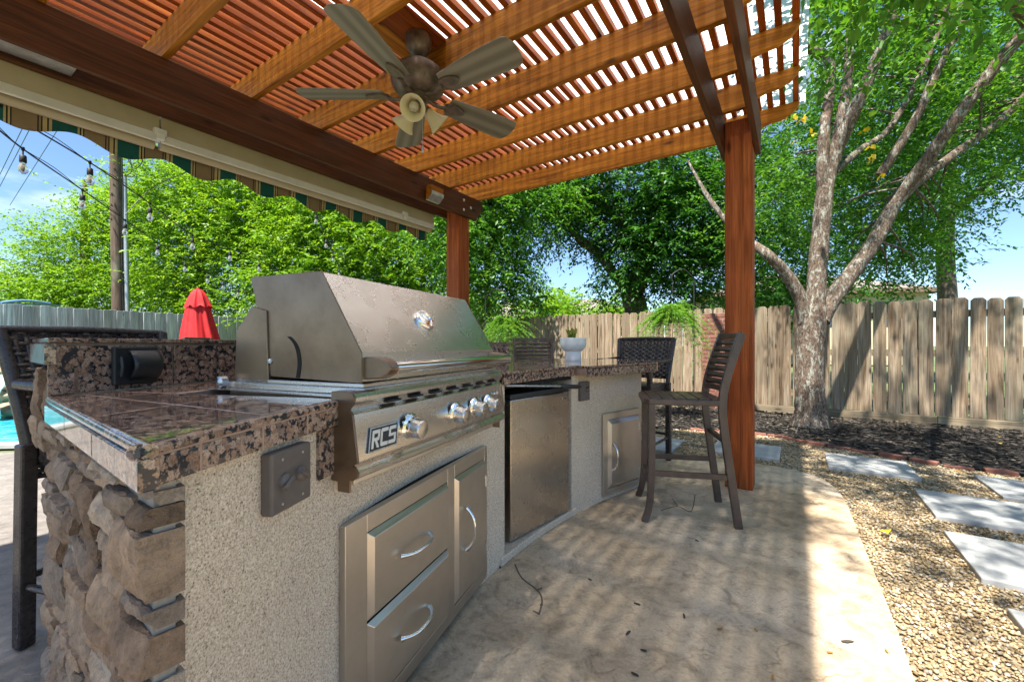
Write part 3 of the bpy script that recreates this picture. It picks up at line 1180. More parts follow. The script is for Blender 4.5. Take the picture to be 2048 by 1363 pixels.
def veneer(w, h, d, seed, amp=.010):
    """cut stone block: local x along the face, z up, y outwards (0 at the wall)"""
    from mathutils import noise
    r = random.Random(seed)
    off = Vector((r.uniform(0, 50), r.uniform(0, 50), r.uniform(0, 50)))
    nx, nz = max(4, int(w / .013)), max(3, int(h / .013))
    b = MB()
    grid = []
    tilt, tilt2 = r.uniform(-.014, .014), r.uniform(-.010, .010)
    sk = [r.uniform(-.006, .006) for _ in range(4)]
    cuts = [(r.uniform(.15, .85) * w, r.uniform(.2, .8) * h, r.choice((-1, 1)) * r.uniform(.03, .18), r.choice((-1, 1)) * r.uniform(.05, .30)) for _ in range(2)]
    for i in range(nx + 1):
        row = []
        for j in range(nz + 1):
            x, z = i / nx, j / nz
            ed_ = min(x * w, (1 - x) * w, z * h, (1 - z) * h)
            P_ = Vector((x * w, z * h, 0))
            y = d + tilt * (z - .5) + tilt2 * (x - .5) + amp * .6 * noise.noise(P_ * 9 + off) + amp * .7 * noise.noise(Vector((P_.x * 30, P_.y * 12, 0)) + off) + amp * .55 * noise.noise(P_ * 58 + off)
            for x0_, z0_, sx_, sz_ in cuts:
                y = min(y, d + .012 + sx_ * (x * w - x0_) + sz_ * (z * h - z0_))
            y -= .007 * max(0, 1 - ed_ / .010)
            wx = .006 * noise.noise(P_ * 14 + off * 2) if 0 < j < nz or i in (0, nx) else 0
            wz = .007 * noise.noise(P_ * 12 + off * 3) if 0 < i < nx or j in (0, nz) else 0
            xx = x * w + (sk[0] * z + sk[1] * (1 - z)) * min(1, x * 3) + wx * min(1, x * 3)
            zz = z * h + (sk[2] * x + sk[3] * (1 - x)) * .8 + wz
            row.append((xx, max(.008, y), zz))
        grid.append(row)
    b.sheet(grid)
    n0 = len(b.v)
    rim = [i * (nz + 1) for i in range(nx + 1)] + [nx * (nz + 1) + j for j in range(1, nz + 1)] + [i * (nz + 1) + nz for i in range(nx - 1, -1, -1)] + [j for j in range(nz - 1, 0, -1)]
    back = []
    for k in rim:
        x, y, z = b.v[k]
        back.append((x, -.01, z))
    b.add(back, [])
    m = len(rim)
    for k in range(m):
        b.f.append((rim[k], rim[(k + 1) % m], n0 + (k + 1) % m, n0 + k))
        b.mi.append(0)
    return b.mesh('stone', M['stone'], 32)


EFM = Matrix(((VE.x, NE.x, 0, (G0 - NE * .052).x), (VE.y, NE.y, 0, (G0 - NE * .052).y), (0, 0, 1, 0), (0, 0, 0, 1)))
xs0 = (pol(end_ang(CR, .026), CR) - (G0 - NE * .052)).dot(VE)
xg = (pol(end_ang(RF), RF) - (G0 - NE * .052)).dot(VE)
b = MB()
b.bx(xs0 + .006, .93, .0005, .027, 0, .895)
b.build('mortar_bed', M['mortar'], isl, II @ EFM)
sid = 100
for i in range(len(ROWS) - 1):
    z0_, z1_ = ROWS[i], ROWS[i + 1]
    hgt = z1_ - z0_
    x = xs0
    first = True
    while x < .86:
        wd = rs.uniform(.10, .22) if first else rs.uniform(.12, .28)
        if hgt < .07:
            wd = wd * .8
        g_ = .009
        nsub = 1
        if not first and hgt > .09 and rs.random() < .6:
            nsub = 2
        zs = z0_
        for q in range(nsub):
            hh_ = hgt if nsub == 1 else (hgt * (.45 + .1 * q) if q == 0 else z1_ - zs)
            sid += 1
            me = veneer(wd - g_, hh_ - g_, .044 + rs.uniform(-.009, .009) + (.004 if first else 0), sid)
            obj('stone', me, isl, II @ EFM @ Matrix.Translation((x + (0 if first else g_ / 2), 0, zs + g_ / 2)))
            zs += hh_
        x += wd
        first = False
# the end of the raised wall wears two upright stones
for z0_, z1_, dx in ((.895, 1.04, .85), (.80, .893, .935)):
    for q in range(2):
        sid += 1
        obj('stone', veneer(.085, z1_ - z0_ - .008, .05 + .01 * q, sid), isl, II @ EFM @ Matrix.Translation((dx + q * .09, 0, z0_)))

# granite: dark core with single tiles on top and on the edge
gap = .0026


def tile(a0, a1, r0, r1, z0, z1, n=4, name='granite_tile', bev=.0018):
    b = MB()
    da = gap / ((r0 + r1) / 2)
    f0 = (lambda r: (a0(r) - da)) if callable(a0) else (a0 - da)
    f1 = (lambda r: (a1(r) + da)) if callable(a1) else (a1 + da)
    arc_solid(b, f0, f1, r0 + gap, r1 - gap, z0 + gap * .6, z1 - gap * .6, n)
    return b.build(name, M['granite'], isl, II, bevel=bev)


core = MB()
arc_solid(core, lambda r: end_ang(r, .004), A_G0 + .002, RF + .004, R_B, ZC - LIP + .002, ZC - .002, 10)
arc_solid(core, A_G0 + .002, A_G1, CR + .50, R_B, ZC - LIP + .002, ZC - .002, 8)
core.build('counter_core', M['grout'], isl, II)
# top left of the grill
e0 = lambda r: end_ang(r, 0)
rr = [RF + .012, CR + .30, CR + .58, R_B]
for k in range(3):
    lim = [e0, lambda r: e0(r) * .5 + (A_G0 + .001) * .5, A_G0 + .001]
    for i in range(2):
        tile(lim[i], lim[i + 1], rr[k], rr[k + 1] if k < 2 else CR + .745, ZC - .012, ZC)
for i in range(4):
    tile(A_G0 + (A_G1 - A_G0) * i / 4, A_G0 + (A_G1 - A_G0) * (i + 1) / 4, CR + .52, CR + .745, ZC - .012, ZC)
# rounded front trim and the edge tiles below it
a_e = end_ang(RF)


def trim(a0, a1, r, z, n=10, rad=.011):
    b = MB()
    b.tube([pol(a0 + (a1 - a0) * i / n, r + rad, z - rad) for i in range(n + 1)], rad, 8)
    return b.build('granite_trim', M['granite'], isl, II, smooth=60)


trim(a_e, A_G0 + .001, RF, ZC)
tj = [a_e - .0, a_e - .028, a_e - .066, a_e - .102, A_G0 + .001]
for i in range(len(tj) - 1):
    tile(tj[i] if i else (lambda r: end_ang(r, 0)), tj[i + 1], RF, RF + .02, ZC - LIP, ZC - .020, 3)
# the polished end edge, tile by tile
for x0, x1 in ((xg + .004, .24), (.242, .53), (.532, .84)):
    b = MB()
    b.bx(x0, x1 - .002, .030, .0545, ZC - LIP, ZC - .020)
    b.build('granite_tile', M['granite'], isl, II @ EFM, bevel=.002)
b = MB()
b.tube([(xg + .004, .042, ZC - .011), (.84, .042, ZC - .011)], .0115, 8)
b.build('granite_trim', M['granite'], isl, II @ EFM, smooth=60)
# upright granite strip beside the grill
a_s = ang(wall_px(631))
tile(a_s, A_G0 + .004, CR - .012, CR + .01, .775, ZC - LIP - .002, 3)
a_s2, a_s3 = ang(wall_px(1001)), ang(wall_px(1011))
# splashback tiles and raised ledge
sj = [e0] + [ang(wall_px(x, R_B)) for x in (226, 334, 423, 520, 640, 780, 900)] + [A_W]
for i in range(len(sj) - 1):
    tile(sj[i], sj[i + 1], R_B - .03, R_B - .018, ZC + .001, 1.098, 4)
for i in range(len(sj) - 1):
    tile(sj[i], sj[i + 1], R_B - .035, R_B + .27, 1.103, 1.118, 4)
lc = MB()
arc_solid(lc, lambda r: end_ang(r, .008), A_W, R_B - .02, R_B + .26, 1.048, 1.104, 24)
lc.build('ledge_core', M['grout'], isl, II)
b = MB()
x_in = (pol(end_ang(R_B - .03), R_B - .03) - (G0 - NE * .052)).dot(VE)
b.bx(x_in, x_in + .315, .034, .056, 1.046, 1.1025)
b.build('granite_tile', M['granite'], isl, II @ EFM, bevel=.002)
# worktop right of the grill and the round bar top
bt = bar_outline(CR - .125, rdc - CR + .125, rdc + rdc - CR + .125, A_FR - .004, A_W + .02)
b = MB()
b.prism([(p.x, p.y) for p in bt], (ZC - .014, ZC))
b.build('bar_top', M['granite'], isl, II, bevel=.004)
b = MB()
arc_solid(b, A_G1, A_FR - .006, RF + .002, R_B + .1, ZC - .016, ZC - .002, 8)
arc_solid(b, A_G1, A_FR - .006, RF + .05, R_B + .1, ZC - LIP, ZC - .004, 8)
b.build('worktop', M['granite'], isl, II, bevel=.003)
for i in range(2):
    a0_, a1_ = A_G1 + (A_FR - A_G1) * i / 2, A_G1 + (A_FR - A_G1) * (i + 1) / 2
    tile(a0_, a1_, RF, RF + .02, ZC - LIP, ZC - .016, 4)
# edge tiles round the bar, laid along its outline
outl = bt[:33]
run, start = 0, 0
pieces = []
for i in range(1, len(outl)):
    run += (outl[i] - outl[i - 1]).length
    if run > .20 or i == len(outl) - 1:
        pieces.append(outl[start:i + 1])
        start, run = i, 0
for pc_ in pieces:
    b = MB()
    inn = []
    for k, p in enumerate(pc_):
        d = (pc_[min(k + 1, len(pc_) - 1)] - pc_[max(k - 1, 0)]).normalized()
        inn.append(p + Vector((-d.y, d.x, 0)) * .018)
    ring = [p - Vector((-(pc_[-1] - pc_[0]).normalized().y, (pc_[-1] - pc_[0]).normalized().x, 0)) * .003 for p in pc_] + inn[::-1]
    ring = [Vector(p) for p in ring]
    e_ = (pc_[-1] - pc_[0]).normalized() * .0012
    ring[0] += e_
    ring[-1] += e_
    ring[len(pc_) - 1] -= e_
    ring[len(pc_)] -= e_
    b.prism([(p.x, p.y) for p in ring], (ZC - LIP - .004, ZC - .016))
    b.build('granite_tile', M['granite'], isl, II, bevel=.0015)
b = MB()
b.prism([(p.x, p.y) for p in bar_outline(CR - .10, rdc - CR + .10, rdc + rdc - CR + .10, A_FR - .006, A_W + .015)], (ZC - LIP + .002, ZC - .015))
b.build('bar_core', M['grout'], isl, II)


def wall_frame(x0, x1, out, r=CR):
    """frame on the wall chord between two photo columns: x along the wall (away), y into the wall, z up"""
    p0, p1 = wall_px(x0, r), wall_px(x1, r)
    tx = (p1 - p0).normalized()
    n = Vector((0, 0, 1)).cross(tx)
    return frame(p0 - n * out, tx), (p1 - p0).length


# bronze two-gang cover with two levers
F1, w1 = wall_frame(520, 612, .0)
zc1 = HC - (955 - HOR) / FPX * .885
b = MB()
b.bx(0, .122, -.026, .0, -.062, .062)
sb = b.build('switch_cover', M['box_brown'], isl, II @ F1 @ Matrix.Translation((0, 0, zc1)), bevel=.005)
for lx, rot in ((.036, 25), (.086, -35)):
    b = MB()
    b.lathe([(.016, 0), (.015, .007), (.010, .011), (.001, .012)], 14)
    b.tube([(-.022, 0, .016), (0, 0, .014), (.012, 0, .012)], [.0055, .006, .005], 8)
    b.build('lever', M['box_brown'], sb, Matrix.Translation((lx, -.026, 0)) @ Matrix.Rotation(R_(90), 4, 'X') @ Matrix.Rotation(R_(rot), 4, 'Z'), smooth=50)
for lx in (.03, .092):
    for lz in (-.045, .045):
        b = MB()
        b.lathe([(.0032, 0), (.003, .0015), (.0005, .002)], 8)
        b.build('screw', M['zinc'], sb, Matrix.Translation((lx, -.026, lz)) @ Matrix.Rotation(R_(90), 4, 'X'))
# the same cover by the fridge
F2, w2 = wall_frame(1156, 1181, .0)
b = MB()
b.bx(0, .105, -.024, .0, -.062, .062)
sb = b.build('switch_cover', M['box_brown'], isl, II @ F2 @ Matrix.Translation((0, 0, .79)), bevel=.005)
b = MB()
b.lathe([(.016, 0), (.015, .007), (.010, .011), (.001, .012)], 14)
b.tube([(-.022, 0, .016), (.012, 0, .012)], [.006, .005], 8)
b.build('lever', M['box_brown'], sb, Matrix.Translation((.07, -.024, .01)) @ Matrix.Rotation(R_(90), 4, 'X') @ Matrix.Rotation(R_(-60), 4, 'Z'), smooth=50)
# black weather cover on the splashback
F3, w3 = wall_frame(221, 312, .0, R_B - .03)
b = MB()
b.bx(0, w3, -.012, .0, -.055, .060)
oc = b.build('outlet_cover', M['black_plastic'], isl, II @ F3 @ Matrix.Translation((0, 0, 1.033)), bevel=.005)
b = MB()
gr = []
for i in range(9):
    s = i / 8
    gr.append([(.035 + s * (w3 - .045), -.012 - .034 * math.sin(math.pi * (.12 + .76 * q / 6)) - .004 * math.sin(math.pi * s), -.040 + .088 * q / 6) for q in range(7)])
b.sheet(gr)
lid = b.build('lid', M['black_plastic'], oc, smooth=60)
s_ = lid.modifiers.new('solid', 'SOLIDIFY')
s_.thickness = .006
b = MB()
b.tube([(.02, -.012, -.03), (.02, -.018, 0), (.02, -.012, .03)], .006, 8)
b.build('hinge', M['black_plastic'], oc, smooth=50)

# ================================================================ grill
gp0, gp1 = Vector((-.386, 1.04, 0)), Vector((-.044, 1.862, 0))
GF = frame(gp0, gp1 - gp0)
GW = (gp1 - gp0).length
gl = thing('gas_grill', 'large stainless steel built-in gas grill with closed hood and round thermometer', 'grill', GF)
HP = [(.048, .997), (.048, 1.077), (.189, 1.303), (.474, 1.303), (.387, 1.006)]
t0, t1 = .075, GW + .012
b = MB()
b.prism(HP, (t0 + .004, t1 - .004), ax=(0, 1, 0), ay=(0, 0, 1), az=(1, 0, 0))
hood = b.build('hood', M['steel'], gl, bevel=.003)
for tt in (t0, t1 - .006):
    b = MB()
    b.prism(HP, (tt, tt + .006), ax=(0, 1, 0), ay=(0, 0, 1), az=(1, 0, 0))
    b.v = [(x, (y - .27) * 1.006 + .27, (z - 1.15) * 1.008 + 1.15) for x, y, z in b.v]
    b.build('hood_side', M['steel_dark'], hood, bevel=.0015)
# slot and bolts in the side
arc_pts = [(.312, 1.122), (.290, 1.105), (.276, 1.08), (.270, 1.045), (.277, 1.004)]
arc_pts = [(p.x, p.y) for p in catmull([Vector((a, c, 0)) for a, c in arc_pts], 4)]
b = MB()
left = [(y + .007, z) for y, z in arc_pts]
right = [(y - .007, z) for y, z in arc_pts]
b.prism(left + right[::-1], (t0 - .0015, t0 + .001), ax=(0, 1, 0), ay=(0, 0, 1), az=(1, 0, 0))
b.build('slot', M['black_gap'], hood)
b = MB()
b.lathe([(.009, 0), (.009, .003), (.006, .007), (.001, .008)], 12)
b.build('bolt', M['zinc'], hood, Matrix.Translation((t0, .388, 1.05)) @ Matrix.Rotation(R_(-90), 4, 'Y'), smooth=40)
# rear housing
b = MB()
b.prism([(.39, .985), (.40, 1.20), (.462, 1.215), (.530, 1.14), (.540, .985)], (t0 - .006, t1 + .006), ax=(0, 1, 0), ay=(0, 0, 1), az=(1, 0, 0))
b.build('rear_housing', M['steel_dark'], gl, bevel=.002)
b = MB()
b.lathe([(.018, 0), (.018, .02), (.012, .024), (.001, .025)], 14)
b.build('roller_knob', M['zinc'], gl, Matrix.Translation((t0 - .02, .56, .985)) @ Matrix.Rotation(R_(-90), 4, 'Y'), smooth=40)
# thermometer
sl_ = Vector((0, .141, .226)).normalized()
nrm = Vector((0, -sl_.z, sl_.y))
tc = Vector((.46, .048 + .141 * .47, 1.077 + .226 * .47))
TM = frame(tc, Vector((1, 0, 0)), nrm)
b = MB()
b.lathe([(.042, -.002), (.042, .008), (.037, .014), (.031, .014), (.029, .009)], 28)
th = b.build('thermometer', M['chrome'], hood, TM, smooth=50)
b = MB()
b.lathe([(.029, .008), (.001, .0085)], 24)
b.build('dial', plain('dial_face', (.16, .18, .2), .15, 0, .3, 60), th)
b = MB()
b.box((0, .006, .0092), (.003, .026, .001), Matrix.Rotation(.6, 4, 'Z'))
for k in range(9):
    a = -2.2 + k * .55
    b.box((.024 * math.sin(a), .024 * math.cos(a), .0092), (.0025, .005, .001))
b.build('needle', M['zinc'], th)
# handle
b = MB()
b.tube([(.115, -.028, 1.037), (GW + .0, -.028, 1.037)], .0165, 16)
b.build('handle', M['chrome'], hood, smooth=50)
for x0_ in (.085, GW - .035):
    b = MB()
    b.prism([(.05, 1.005), (.05, 1.066), (.0, 1.064), (-.03, 1.054), (-.044, 1.037), (-.03, 1.02), (0, 1.008)], (x0_, x0_ + .045), ax=(0, 1, 0), ay=(0, 0, 1), az=(1, 0, 0))
    b.build('handle_bracket', M['steel_dark'], hood, bevel=.005)
# frame under the hood, flange on the worktop, firebox
b = MB()
b.bx(t0 - .022, t1 + .016, .018, .545, .968, .985)
b.bx(t0 - .006, t1 + .006, .035, .54, .985, .9955)
b.build('hood_frame', M['steel'], gl, bevel=.002)
b = MB()
b.bx(.02, GW + .01, .06, .60, .9645, .9675)
b.build('flange', M['steel'], gl)
b = MB()
b.bx(.03, GW - .01, .07, .50, .76, .9640)
b.build('firebox', M['steel_dark'], gl)
# control panel, drawn as one folded sheet
pr = [(.07, .982), (.012, .982), (.003, .978), (-.002, .968), (-.001, .958), (.006, .948), (.014, .938), (.008, .932), (.004, .926), (-.012, .815), (-.010, .808), (.002, .802),
      (-.006, .796), (-.014, .786), (-.012, .775), (.002, .766), (.07, .766)]
b = MB()
b.prism(pr, (.003, GW - .003), ax=(0, 1, 0), ay=(0, 0, 1), az=(1, 0, 0))
cp = b.build('control_panel', M['steel'], gl, smooth=25)
for k in range(7):
    b = MB()
    xx = .12 + k * .108
    b.bx(xx, xx + .06, -.004, .02, .9425, .9475)
    b.build('vent', M['black_gap'], cp)
for xx, dz in ((-.004, 0), (GW - .0025, 0)):
    b = MB()
    b.prism(pr[:-1] + [(.012, .766), (.012, .735), (.05, .735), (.05, .76), (.075, .76)], (xx, xx + .006), ax=(0, 1, 0), ay=(0, 0, 1), az=(1, 0, 0))
    b.build('panel_end', M['steel_dark'], gl)
b = MB()
b.bx(.03, GW - .03, .03, .06, .742, .7655)
b.build('drip_tray', M['steel_drawer'], gl, bevel=.002)
for kx in (.213, .4745, .615, .731):
    kz = .862
    ky = .004 - (.926 - kz) / .111 * .016
    KM = Matrix.Translation((kx, ky, kz)) @ Matrix.Rotation(R_(90 + 8), 4, 'X')
    b = MB()
    b.lathe([(.040, 0), (.039, .006), (.033, .010), (.031, .011), (.0305, .02)], 28)
    kb = b.build('knob', M['chrome'], gl, KM, smooth=45)
    b = MB()
    b.lathe([(.029, .012), (.0265, .040), (.0265, .046), (.024, .050), (.001, .052)], 28)
    b.build('knob_cap', M['steel'], kb, smooth=45)
for kx in (.80, .825):
    b = MB()
    b.lathe([(.008, 0), (.008, .006), (.004, .009), (.001, .01)], 12)
    b.build('button', M['zinc'], gl, Matrix.Translation((kx, -.001, .895)) @ Matrix.Rotation(R_(98), 4, 'X'), smooth=45)
# badge
BM = Matrix.Translation((.032, -.0105, .826)) @ Matrix(((1, 0, .30, 0), (0, 1, .145, 0), (0, 0, 1, 0), (0, 0, 0, 1)))
b = MB()
b.bx(0, .112, -.004, .0, 0, .060)
b.v = [tuple(BM @ Vector(p)) for p in b.v]
bd = b.build('badge', M['black_plastic'], gl)
b = MB()
for q in ((0, .112, 0, .003), (0, .112, .057, .060), (0, .003, .003, .057), (.109, .112, .003, .057)):
    b.bx(q[0], q[1], -.0052, -.0040, q[2], q[3])
b.v = [tuple(BM @ Vector(p)) for p in b.v]
b.build('badge_rim', M['zinc'], bd)


def glyph(strokes, x0, w=.029, h=.044, z0=.008):
    b = MB()
    for poly in strokes:
        b.prism([(x0 + x * w, z0 + z * h) for x, z in poly], (-.0054, -.0040), ax=(1, 0, 0), ay=(0, 0, 1), az=(0, 1, 0))
    b.v = [tuple(BM @ Vector(p)) for p in b.v]
    return b


T_ = .24
RR = [[(0, 0), (T_, 0), (T_, 1), (0, 1)], [(T_, .80), (.85, .80), (1, 1), (T_, 1)], [(.76, .48), (1, .6), (1, 1), (.85, .80), (.76, .80)],
      [(T_, .40), (.9, .40), (1, .6), (T_, .56)], [(.40, .40), (.66, .40), (1, 0), (.72, 0)]]
CG = [[(0, .12), (T_, .22), (T_, .80), (0, .90)], [(0, .90), (T_, .80), (1, .80), (1, 1), (.12, 1)], [(.12, 0), (1, 0), (1, .2), (T_, .22), (0, .12)]]
SS = [[(0, .82), (.2, .80), (1, .80), (1, 1), (.1, 1)], [(0, .42), (T_, .58), (T_, .80), (0, .82)], [(0, .42), (1, .42), (1, .58), (T_, .58)],
      [(.76, .2), (1, .1), (1, .42), (.76, .42)], [(0, 0), (.9, 0), (1, .1), (.76, .2), (0, .2)]]
for gly, x0 in ((RR, .009), (CG, .042), (SS, .075)):
    glyph(gly, x0).build('letter', M['awning_white'], bd)

# ================================================================ drawers with a door
DF, DW = wall_frame(678, 966, .016)
du = thing('drawer_cabinet', 'stainless steel cabinet with two drawers and a tall door below the grill', 'cabinet', DF)
Z0, Z1 = .035, .632
b = MB()
xa, xb, xc, xd = .085, .545, .60, DW - .03
fr = .0
for q in ((0, xa, Z0, Z1), (xb, xc, Z0, Z1), (xd, DW, Z0, Z1), (xa, xb, Z1 - .05, Z1), (xc, xd, Z1 - .05, Z1), (xa, xb, Z0, Z0 + .045), (xc, xd, Z0, Z0 + .045)):
    b.bx(q[0], q[1], -.004, .02, q[2], q[3])
b.build('frame', M['steel_drawer'], du, bevel=.0015)
b = MB()
b.bx(.004, DW - .004, .022, .06, Z0 + .004, Z1 - .004)
b.build('box', M['black_gap'], du)


def face(b, x0, x1, z0, z1, d=.014, ch=.017):
    """bevelled steel front standing d proud"""
    vs = [(x0, 0, z0), (x1, 0, z0), (x1, 0, z1), (x0, 0, z1), (x0 + ch, -d, z0 + ch), (x1 - ch * .4, -d, z0 + ch * .6), (x1 - ch * .4, -d, z1 - ch), (x0 + ch, -d, z1 - ch)]
    b.add(vs, [(0, 1, 5, 4), (1, 2, 6, 5), (2, 3, 7, 6), (3, 0, 4, 7), (4, 5, 6, 7), (3, 2, 1, 0)])
    return b


def bow(b, p, dirv, L=.13, out=.036):
    """bow handle along dirv, centred on p, bulging towards -y"""
    d = Vector(dirv).normalized()
    pts, rad = [], []
    for i in range(13):
        s = i / 12
        pts.append(Vector(p) + d * ((s - .5) * L) + Vector((0, -out * (1 - abs(2 * s - 1) ** 3.0) - .002, 0)))
        rad.append(.0062 if 0 < i < 12 else .009)
    b.tube(pts, rad, 10)
    return b


zm = (Z0 + .045 + Z1 - .05) / 2
for za, zb_ in ((zm + .003, Z1 - .053), (Z0 + .048, zm - .003)):
    dr = face(MB(), xa + .003, xb - .003, za, zb_).build('drawer', M['steel_drawer'], du, bevel=.0015)
    bow(MB(), ((xa + xb) / 2 - .01, -.018, (za + zb_) / 2), (1, 0, 0), .17).build('handle', M['chrome'], dr, smooth=50)
dd = face(MB(), xc + .003, xd - .003, Z0 + .048, Z1 - .053).build('door', M['steel_drawer'], du, bevel=.0015)
bow(MB(), (xc + .075, -.018, (Z0 + Z1) / 2 + .02), (0, 0, 1), .17).build('handle', M['chrome'], dd, smooth=50)
for zz in (Z0 + .15, Z1 - .15):
    b = MB()
    b.tube([(xd - .001, -.010, zz - .025), (xd - .001, -.010, zz + .025)], .006, 8)
    b.build('hinge', M['zinc'], dd, smooth=50)

# ================================================================ small refrigerator
q0, q1 = gp(1021, 1086, .045), gp(1138, 1021, .045)
FF = frame(Vector((q0.x, q0.y, 0)), Vector((q1.x - q0.x, q1.y - q0.y, 0)))
FWD = (Vector((q1.x, q1.y)) - Vector((q0.x, q0.y))).length
fr_ = thing('mini_fridge', 'compact fridge with stainless door set into the stucco island', 'refrigerator', FF)
b = MB()
b.bx(0, FWD, .048, .48, .0445, .80)
b.build('body', M['black_plastic'], fr_, bevel=.004)
b = MB()
b.bx(0, FWD, 0, .046, .05, .802)
dr = b.build('door', M['steel_fridge'], fr_, bevel=.005)
b = MB()
b.bx(0, FWD, .0, .07, .8035, .832)
b.build('top_trim', M['black_plastic'], fr_, bevel=.004)
b = MB()
b.bx(FWD - .075, FWD - .02, -.0025, .001, .755, .772)
bd = b.build('badge', M['zinc'], dr, bevel=.001)
b = MB()
for k in range(6):
    b.bx(FWD - .071 + k * .008, FWD - .066 + k * .008, -.0034, -.0024, .760, .767)
b.build('lettering', M['black_plastic'], bd)

# ================================================================ access door near the bar end
AF, AW = wall_frame(1203, 1279, .012)
ad = thing('access_door', 'small stainless steel access door low on the curved stucco bar', 'access door', AF)
b = MB()
A0, A1 = .03, .612
for q in ((0, .05, A0, A1), (AW - .035, AW, A0, A1), (.05, AW - .035, A1 - .045, A1), (.05, AW - .035, A0, A0 + .045)):
    b.bx(q[0], q[1], -.004, .03, q[2], q[3])
b.build('frame', M['steel_drawer'], ad, bevel=.0015)
dd = face(MB(), .053, AW - .038, A0 + .048, A1 - .048, .014, .03).build('door', M['steel_drawer'], ad, bevel=.0015)
bow(MB(), (.10, -.014, .30), (0, 0, 1), .19).build('handle', M['chrome'], dd, smooth=50)
for zz in (A0 + .13, A1 - .13):
    b = MB()
    b.tube([(AW - .036, -.008, zz - .025), (AW - .036, -.008, zz + .025)], .006, 8)
    b.build('hinge', M['zinc'], dd, smooth=50)

# spit rod with black grip lying across the fridge recess
rd = thing('spit_rod', 'thin steel spit rod with black grip resting over the fridge', 'spit rod', Matrix.Translation(at(1010, 768, 2.16)))
RI = WM[rd].inverted()
p_a, p_b, p_c = at(1012, 771, 2.13), at(1122, 772, 2.5), at(1160, 773, 2.66)
b = MB()
b.tube([p_a, p_b], .006, 8)
b.build('rod', M['zinc'], rd, RI, smooth=50)
b = MB()
b.tube([p_b, p_b.lerp(p_c, .1), p_c.lerp(p_b, .1), p_c], [.010, .0135, .0135, .011], 10)
b.build('grip', M['black_plastic'], rd, RI, smooth=50)

# ================================================================ bar furniture
def strap(b, pts, w, h):
    """rectangular bar through pts; w across (horizontal), h the other way"""
    pts = [Vector(p) for p in pts]
    n = len(pts)
    vs, fs = [], []
    for i, p in enumerate(pts):
        tn = (pts[min(i + 1, n - 1)] - pts[max(i - 1, 0)]).normalized()
        a = Vector((1, 0, 0)) if abs(tn.x) < .8 else Vector((0, 1, 0))
        x = (a - tn * a.dot(tn)).normalized()
        y = tn.cross(x)
        for sx, sy in ((-1, -1), (1, -1), (1, 1), (-1, 1)):
            vs.append(p + x * (sx * w / 2) + y * (sy * h / 2))
    for i in range(n - 1):
        for k in range(4):
            fs.append((i * 4 + k, i * 4 + (k + 1) % 4, (i + 1) * 4 + (k + 1) % 4, (i + 1) * 4 + k))
    fs += [(3, 2, 1, 0), tuple((n - 1) * 4 + k for k in range(4))]
    return b.add(vs, fs)


